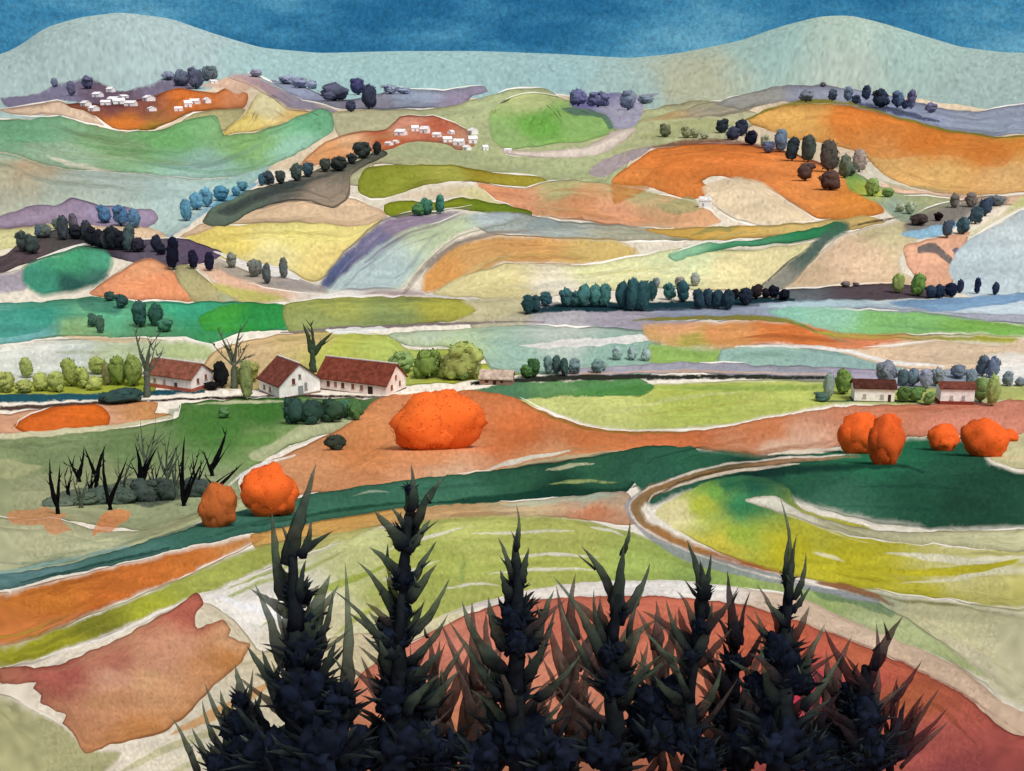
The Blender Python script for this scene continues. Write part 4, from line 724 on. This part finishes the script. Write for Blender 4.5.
def spiky(label, group, Y, blades, blobs, stem, c0=DN, c1=GT, seed=1, name='thorn_tree', cat='tree'):
    r = random.Random(seed); bx, by = stem[0]; base = at_dist(bx, by, Y); gz = float(height(base.x, Y))
    o = empty(name, (base.x, Y, gz), label, cat, group); off = Vector((base.x, Y, gz)); s = depth_of((base.x, Y, base.z)) / F
    def P(x, y, dy=0.0): return at_dist(x, y, Y + dy) - off
    bm = bmesh.new(); cols = []; pts = [(P(x, y), w) for x, y, w in stem[1]]
    p0 = Vector((pts[0][0].x, 0, -.2)); tapered(bm, cols, p0, pts[0][0], pts[0][1] * s * .8, c0, c0, r, prof='stem', flat=1, segs=8)
    for (a, w), (b, w2) in zip(pts, pts[1:]): tapered(bm, cols, a, b + (b - a) * .06, w * s * .6, c0, c0 * .95 + c1 * .05, r, prof='stem', flat=1, segs=5)
    finish(bm, cols, 'trunk', o)
    for (x0, y0, x1, y1, w, *m) in blades:
        bm = bmesh.new(); cols = []; d0 = r.uniform(-.12, .12); d1 = d0 + r.uniform(-.35, .35); k = m[0] if m else .65
        tapered(bm, cols, P(x1, y1, d0), P(x0, y0, d1), w * s * .9, c0, c0 * (1 - k) + c1 * k, r, bend=r.uniform(-.3, .3), tr=max(0, k - .2) * .62 if name != 'thorn_shrub' else .42)
        if w >= 9:      # little side thorns
            A, B = P(x1, y1, d0), P(x0, y0, d1)
            for _ in range(r.choice((0, 1, 1))):
                t = r.uniform(.15, .6); q = A.lerp(B, t); sd = r.choice((-1, 1)); dr = (B - A).normalized() * .8 + Vector((sd * .6, r.uniform(-.4, .4), .25))
                tapered(bm, cols, q, q + dr * w * s * r.uniform(.9, 1.5), w * s * .3, c0, c0 * (1 - k) + c1 * k, r, segs=4, sides=5)
        finish(bm, cols, 'branch', o)
    if blobs and name == 'thorn_tree':
        sx = stem[1]; top = min(p[1] for p in sx) + 40
        for _ in range(15):
            yy = r.uniform(max(top, 600), 755); xx = float(np.interp(yy, [p[1] for p in sx][::-1], [p[0] for p in sx][::-1])); sd = r.choice((-1, 1)); an = r.uniform(.3, 1.05); ln = r.uniform(45, 80) * (.6 + .5 * (yy - 560) / 200)
            bm = bmesh.new(); cols = []; d0 = r.uniform(-.3, .8)
            cx = c1 if r.random() < .5 else BR
            tapered(bm, cols, P(xx + sd * 4, yy, d0), P(xx + sd * math.sin(an) * ln, yy - math.cos(an) * ln, d0 + r.uniform(-.3, .5)), r.uniform(8, 16) * s, c0, c0 * .4 + cx * .6, r, bend=r.uniform(-.4, .4), jag=.3, tr=.5)
            finish(bm, cols, 'branch', o)
    for (x, y, rad) in blobs:
        bm = bmesh.new(); cols = []
        clump(bm, cols, P(x, y, r.uniform(-.2, .2)), rad * s * (.95 if rad > 14 else .85), c0 * .75, NV, r, spikes=30, squash=1.2 if rad < 36 else 1.0)
        finish(bm, cols, 'foliage', o)
    return o
TG = 'dark thorn trees in the foreground'
spiky('tallest-left black thorn tree with a long leaning grey spike at its top', TG, 20.5,
  [(316,464,286,565,19),(272,513,283,600,17,.7),(333,531,298,556,13,.3),(311,518,304,552,9),(330,575,308,650,34,.8),(306,560,300,600,12,.3),(255,584,284,668,19,.8),(247,646,290,700,20,.5),(345,562,346,705,17,.95),(333,590,318,640,10,.6),(336,640,312,690,18,.2),(276,560,292,600,22,.5),(262,650,290,720,22,.3),(240,735,262,760,14,.5)],
  [(298,592,18),(302,650,30),(300,690,38),(322,735,46),(276,748,42),(340,700,24),(310,620,16)], ((300,771),[(300,771,50),(298,690,40),(296,630,26),(292,560,20)]), seed=3)
spiky('black thorn tree second from left, with feathery stepped branches', TG, 21.5,
  [(411,464,411,512,12),(449,473,414,530,14,.7),(404,482,410,520,13),(374,511,405,548,19),(390,507,406,530,9),(431,519,406,552,14),(369,547,400,575,16),(437,540,404,596,13,.5),(437,564,408,602,16),(357,561,396,618,14),(450,577,410,636,13,.8),(386,575,398,620,10),(348,612,392,645,14),(333,590,385,650,10,.7),(448,614,404,665,14,.7),(442,650,404,690,20,.4),(425,600,402,640,12,.4),(380,640,396,680,26,.3),(468,640,430,700,13,.8),(460,670,425,720,18,.6)],
  [(411,490,9),(406,538,16),(404,578,15),(396,634,23),(402,690,36),(402,742,46),(362,748,34),(440,752,30),(402,612,14)], ((398,771),[(400,771,50),(400,690,34),(398,640,22),(402,590,20),(408,520,16)]), seed=4)
spiky('black thorn tree in the middle with a thin grey needle top', TG, 21.0,
  [(516,503,516,552,6,.9),(518,525,518,572,10,.4),(498,537,513,580,10),(529,547,519,585,12,.5),(488,597,508,650,18,.6),(554,590,532,648,16,.6),(462,601,505,672,18,.7),(500,570,512,600,13,.3),(556,605,535,665,10,.6),(580,655,535,700,14,.7),(448,620,500,700,12,.8),(545,640,525,680,18,.4),(478,640,505,690,16,.5)],
  [(516,584,13),(515,615,25),(522,640,22),(514,688,25),(516,740,42),(550,758,34),(482,758,32)], ((516,771),[(518,771,40),(516,690,30),(518,620,22),(517,565,14)]), seed=5)
spiky('black thorn tree right of the middle, forked like three prongs', TG, 21.2,
  [(630,519,622,556,7,.8),(624,545,618,625,20,.4),(581,546,614,600,13,.6),(650,563,620,618,15,.6),(553,576,606,668,14,.8),(594,589,608,650,11,.5),(645,588,628,640,9,.8),(642,625,620,670,14,.7),(661,655,625,700,16,.6),(637,660,620,690,14,.4),(560,605,600,680,12,.9)],
  [(618,612,13),(612,652,15),(614,684,24),(654,730,42),(606,750,38),(670,690,20),(655,700,24)], ((614,771),[(620,771,44),(613,690,28),(613,640,20),(619,585,17)]), seed=6)
spiky('slim black thorn tree with a cross-shaped flat top', TG, 20.8,
  [(687,540,702,620,16,.4),(711,553,702,600,10,.5),(666,599,692,655,11,.7),(712,600,694,660,16,.4),(700,560,706,600,14,.3),(640,628,690,695,11,.8),(672,650,690,700,10,.6)],
  [(704,592,11),(700,625,12),(692,655,11),(690,735,20),(704,758,24)], ((694,771),[(690,771,30),(690,700,18),(696,650,17),(704,590,15)]), seed=8)
spiky('black thorn tree under the road with a thin double-needle crown', TG, 20.6,
  [(780,497,787,600,9,.9),(797,533,790,605,9,.5),(790,532,788,590,8,.5),(806,552,794,600,8,.7),(811,586,792,612,10,.5),(764,601,786,625,10,.5),(825,624,798,690,16,.8),(842,655,802,710,14,.8),(830,700,800,730,16,.4)],
  [(788,578,9),(786,612,11),(778,650,24),(790,675,28),(762,690,22),(775,735,40),(806,752,26)], ((785,771),[(780,771,50),(782,690,34),(786,630,18),(788,580,14)]), seed=9)
spiky('charcoal thorn tree between the cross-shaped and double-needle trees', TG, 23.0,
  [(727,570,735,650,15,.7),(751,590,741,645,8,.6),(713,612,733,655,10,.5),(766,624,742,668,11,.6),(700,640,730,690,12,.7),(722,640,734,700,18,.3)],
  [(735,628,11),(733,662,15),(728,712,24),(735,750,34)], ((735,771),[(734,771,30),(734,700,18),(735,645,15)]), seed=10, c1=hexc('#443c3c'))
spiky('dark red-tinged thorn tree with a broad pointed leaf at upper right', TG, 21.0,
  [(903,616,872,670,17,.9),(876,622,868,690,11,.9),(824,627,862,690,15,.9),(845,655,868,700,14,.8),(842,690,812,742,18,.3),(905,700,885,750,16,.2),(890,735,860,750,18,.1)],
  [(856,698,20),(866,715,24),(858,748,40),(825,755,32),(872,750,26)], ((862,771),[(860,771,40),(860,720,28),(866,670,15)]), seed=12, c1=hexc('#4c3434'))
spiky('small red-brown thorn sapling, rightmost of the foreground', TG, 22.0,
  [(925,703,894,744,8,.9),(922,660,892,702,10,.9),(904,688,895,740,9,.9),(898,676,893,720,8,.9),(921,750,900,768,7,.9),(884,700,893,745,9,.7)],
  [(890,752,16)], ((890,771),[(890,771,14),(893,720,9)]), seed=13, c1=hexc('#5c3438'), c0=hexc('#241a20'))
spiky('low dark thorn bush at the foot of the tallest-left tree', TG, 21.2,
  [(171,716,198,775,11,.8),(192,728,212,770,13,.7),(205,683,240,745,13,.8),(235,664,250,715,18,.8),(262,690,250,740,16,.5),(220,690,236,730,12,.8),(208,742,228,775,20,.4),(253,668,246,710,7,.8),(202,700,222,750,10,.8),(226,725,236,755,18,.4)],
  [(238,725,22),(252,745,34),(222,764,22),(240,700,13)], ((240,771),[(240,771,20),(242,720,14)]), seed=14, name='thorn_bush', cat='bush')
BG = 'grey-brown thorn shrubs behind the dark trees'
rr = random.Random(5)
for k, (lab, Y, bl, st) in enumerate((
  ('grey-brown thorn shrub with crossing stems, left of the middle tree', 23.8, [(472,602,478,690,14),(440,622,476,720,12),(505,640,474,720,14),(455,665,478,740,16),(500,690,470,760,16),(430,700,470,765,14),(486,612,492,680,12),(470,650,440,720,14)], 472),
  ('grey-brown thorn shrub with a starry top, left of the forked tree', 24.2, [(556,585,574,680,12),(576,572,576,640,9),(600,600,574,670,14),(548,622,572,700,16),(596,655,572,740,16),(560,660,584,740,18),(540,690,575,765,14),(604,700,580,760,16)], 574),
  ('grey-brown thorn shrub between the forked and cross-shaped trees', 23.6, [(656,600,656,650,10),(637,610,664,690,14),(676,612,655,680,14),(640,650,668,730,14),(668,640,660,720,16),(684,660,664,740,14)], 662),
  ('grey-brown thorn shrub close behind the charcoal tree', 24.4, [(716,650,748,720,12),(768,640,748,720,14),(754,660,746,740,16),(760,690,738,755,16),(722,690,742,760,16)], 746),
  ('grey-brown thorn shrub right of the double-needle tree', 23.9, [(852,636,830,720,12),(826,650,826,740,13),(812,670,832,740,12),(846,690,824,750,16)], 828),
  ('grey-brown thorn shrub right of the feathery branched tree', 24.0, [(440,640,420,740,14),(428,632,430,720,12),(455,690,428,765,16),(412,660,430,745,16)], 430))):
    spiky(lab, BG, Y, [b[:4] + (b[4] * 1.45, .95) for b in bl] + [(st + rr.uniform(-36, 36), rr.uniform(640, 700), st + rr.uniform(-20, 20), rr.uniform(725, 780), rr.uniform(9, 17), .8) for _ in range(7)], [], ((st, 771), [(st, 771, 16), (st, 735, 12)]), c0=hexc('#3c302e'), c1=BR if k != 5 else hexc('#4a4038'), seed=30 + k, name='thorn_shrub', cat='shrub')
# bare black shrubs on the left field: (tips) -> base
SG = 'bare black shrubs on the left green field'
for k, (lab, bx, by, tips, tone) in enumerate((
  ('leftmost bare black shrub, two stems with a thick blob foot', 58, 514, [(50,458,9),(60,464,7),(47,470,3)], 0),
  ('bare black shrub of two leaning stems, second from left', 79, 482, [(67,454,6),(84,446,7),(60,462,2)], 0),
  ('thin grey bare shrub between the black ones', 81, 508, [(90,470,5),(73,474,4),(78,484,5)], 1),
  ('bare shrub shaped like a narrow V behind the low hedge', 97, 488, [(84,446,7),(106,444,9),(92,462,4)], 0),
  ('bare black shrub with a tall straight stem at the hedge middle', 110, 510, [(104,445,8),(128,456,7),(121,472,5),(100,474,4)], 0),
  ('tallest forked bare black shrub in the middle of the row', 142, 490, [(135,443,10),(158,446,9),(128,458,4),(149,455,6)], 0),
  ('grey feathery bare shrub right of the tallest fork', 168, 482, [(157,446,6),(178,442,6),(172,428,3),(182,450,5),(164,436,3)], 1),
  ('bare black shrub with a straight post-like stem and side branch', 184, 506, [(185,434,8),(205,458,8),(178,455,5),(200,446,4)], 0),
  ('bare black shrub leaning right over the green grass', 212, 476, [(227,428,9),(203,449,6),(232,440,3)], 0),
  ('low bare black shrub whose branch reaches the brownish-orange bush', 214, 494, [(244,462,7),(203,474,4),(236,470,3)], 0),
  ('thin black bare twig shrub between the leftmost and the leaning pair', 68, 498, [(64,470,3),(74,462,3),(70,476,3),(58,478,2)], 0),
  ('thin black bare twig shrub just right of the leaning pair', 92, 498, [(94,458,4),(86,466,3),(100,466,3)], 0),
  ('thin bare twig shrub touching the left side of the tallest fork', 124, 496, [(118,452,3),(128,462,4),(132,470,3),(114,466,3),(136,450,3)], 1),
  ('thin black bare twig shrub touching the right side of the tallest fork', 154, 498, [(150,462,4),(162,458,3),(146,468,3),(168,466,3)], 0),
  ('grey bare twig shrub between the feathery and post-like shrubs', 176, 498, [(170,452,4),(184,460,3),(178,440,3),(190,452,3)], 1),
  ('fine black bare twig shrub right of the post-like shrub', 196, 496, [(192,450,4),(202,456,3),(212,450,3),(188,464,3)], 0),
  ('thin grey twiggy shrub at the back of the row', 146, 470, [(140,418,4),(156,414,3),(160,424,3),(134,430,3),(166,428,3)], 1))):
    g = ground_at(bx, by); s = depth_of(g) / F; r = random.Random(60 + k)
    o = empty('bare_shrub', g, lab, 'shrub', SG); gv = Vector(g); c = hexc('#0f0f12') if tone == 0 else hexc('#4a5248')
    bm = bmesh.new(); cols = []
    foot = Vector((0, 0, -.1)); hub = at_dist(bx - 1 + r.uniform(-1, 1), by - 12, g[1]) - gv
    tapered(bm, cols, foot, hub, 4.6 * s, c, c, r, prof='stem', flat=1, segs=5); finish(bm, cols, 'stem', o)
    for (tx, ty, w) in tips:
        bm = bmesh.new(); cols = []; tip = at_dist(tx, ty, g[1] + r.uniform(-.9, .9)) - gv; st = foot.lerp(hub, r.uniform(.2, .95))
        tapered(bm, cols, st, tip, w * s * .66, c, c * 1.3, r, bend=r.uniform(-.2, .2), jag=.2, sides=6)
        for _ in range(1):
            q = st.lerp(tip, r.uniform(.3, .85)); d = (tip - st).normalized() + Vector((r.choice((-1, 1)) * .55, r.uniform(-.5, .5), .1))
            tapered(bm, cols, q, q + d * 9 * s * r.uniform(.5, 1.3), 1.5 * s, c, c * 1.5, r, segs=4, sides=5)
        finish(bm, cols, 'branch', o)
# bare trees by the farmhouses
for k, (lab, bx, by, tips, c) in enumerate((
  ('bare grey tree with forked limbs left of the first farmhouse', 147, 397, [(134,325,6),(152,338,7),(164,345,3),(140,350,4),(158,330,2)], '#545c50'),
  ('bare grey tree between the first and middle farmhouses', 234, 388, [(216,325,5),(242,322,5),(248,340,3),(226,338,4),(258,352,3),(210,340,3)], '#535a4c'),
  ('dark bare tree with thick V fork behind the long red roof', 313, 372, [(302,322,10),(333,332,9),(310,320,6)], '#3a4838'))):
    g = ground_at(bx, by); s = depth_of(g) / F; r = random.Random(90 + k); o = empty('bare_tree', g, lab, 'tree', 'bare trees beside the farmhouses'); gv = Vector(g); cc = hexc(c)
    bm = bmesh.new(); cols = []; hub = at_dist(bx, by - (26 if k < 2 else 22), g[1]) - gv
    tapered(bm, cols, Vector((0, 0, -.1)), hub, 8 * s, cc, cc, r, prof='stem', flat=1, segs=6); finish(bm, cols, 'trunk', o)
    for (tx, ty, w) in tips:
        bm = bmesh.new(); cols = []; tip = at_dist(tx, ty, g[1] + r.uniform(-2, 2)) - gv; st = hub * r.uniform(.75, .97)
        tapered(bm, cols, st, tip, w * s * .8, cc, cc, r, bend=r.uniform(-.3, .3), jag=.2, sides=6)
        for _ in range(3):
            q = st.lerp(tip, r.uniform(.3, .85)); d = (tip - st).normalized() + Vector((r.choice((-1, 1)) * .6, r.uniform(-.5, .5), .1))
            tapered(bm, cols, q, q + d * 9 * s * r.uniform(.5, 1.3), 1.6 * s, cc, cc, r, segs=4, sides=5)
        finish(bm, cols, 'branch', o)
S_.cycles.max_bounces = 4; S_.cycles.diffuse_bounces = 2
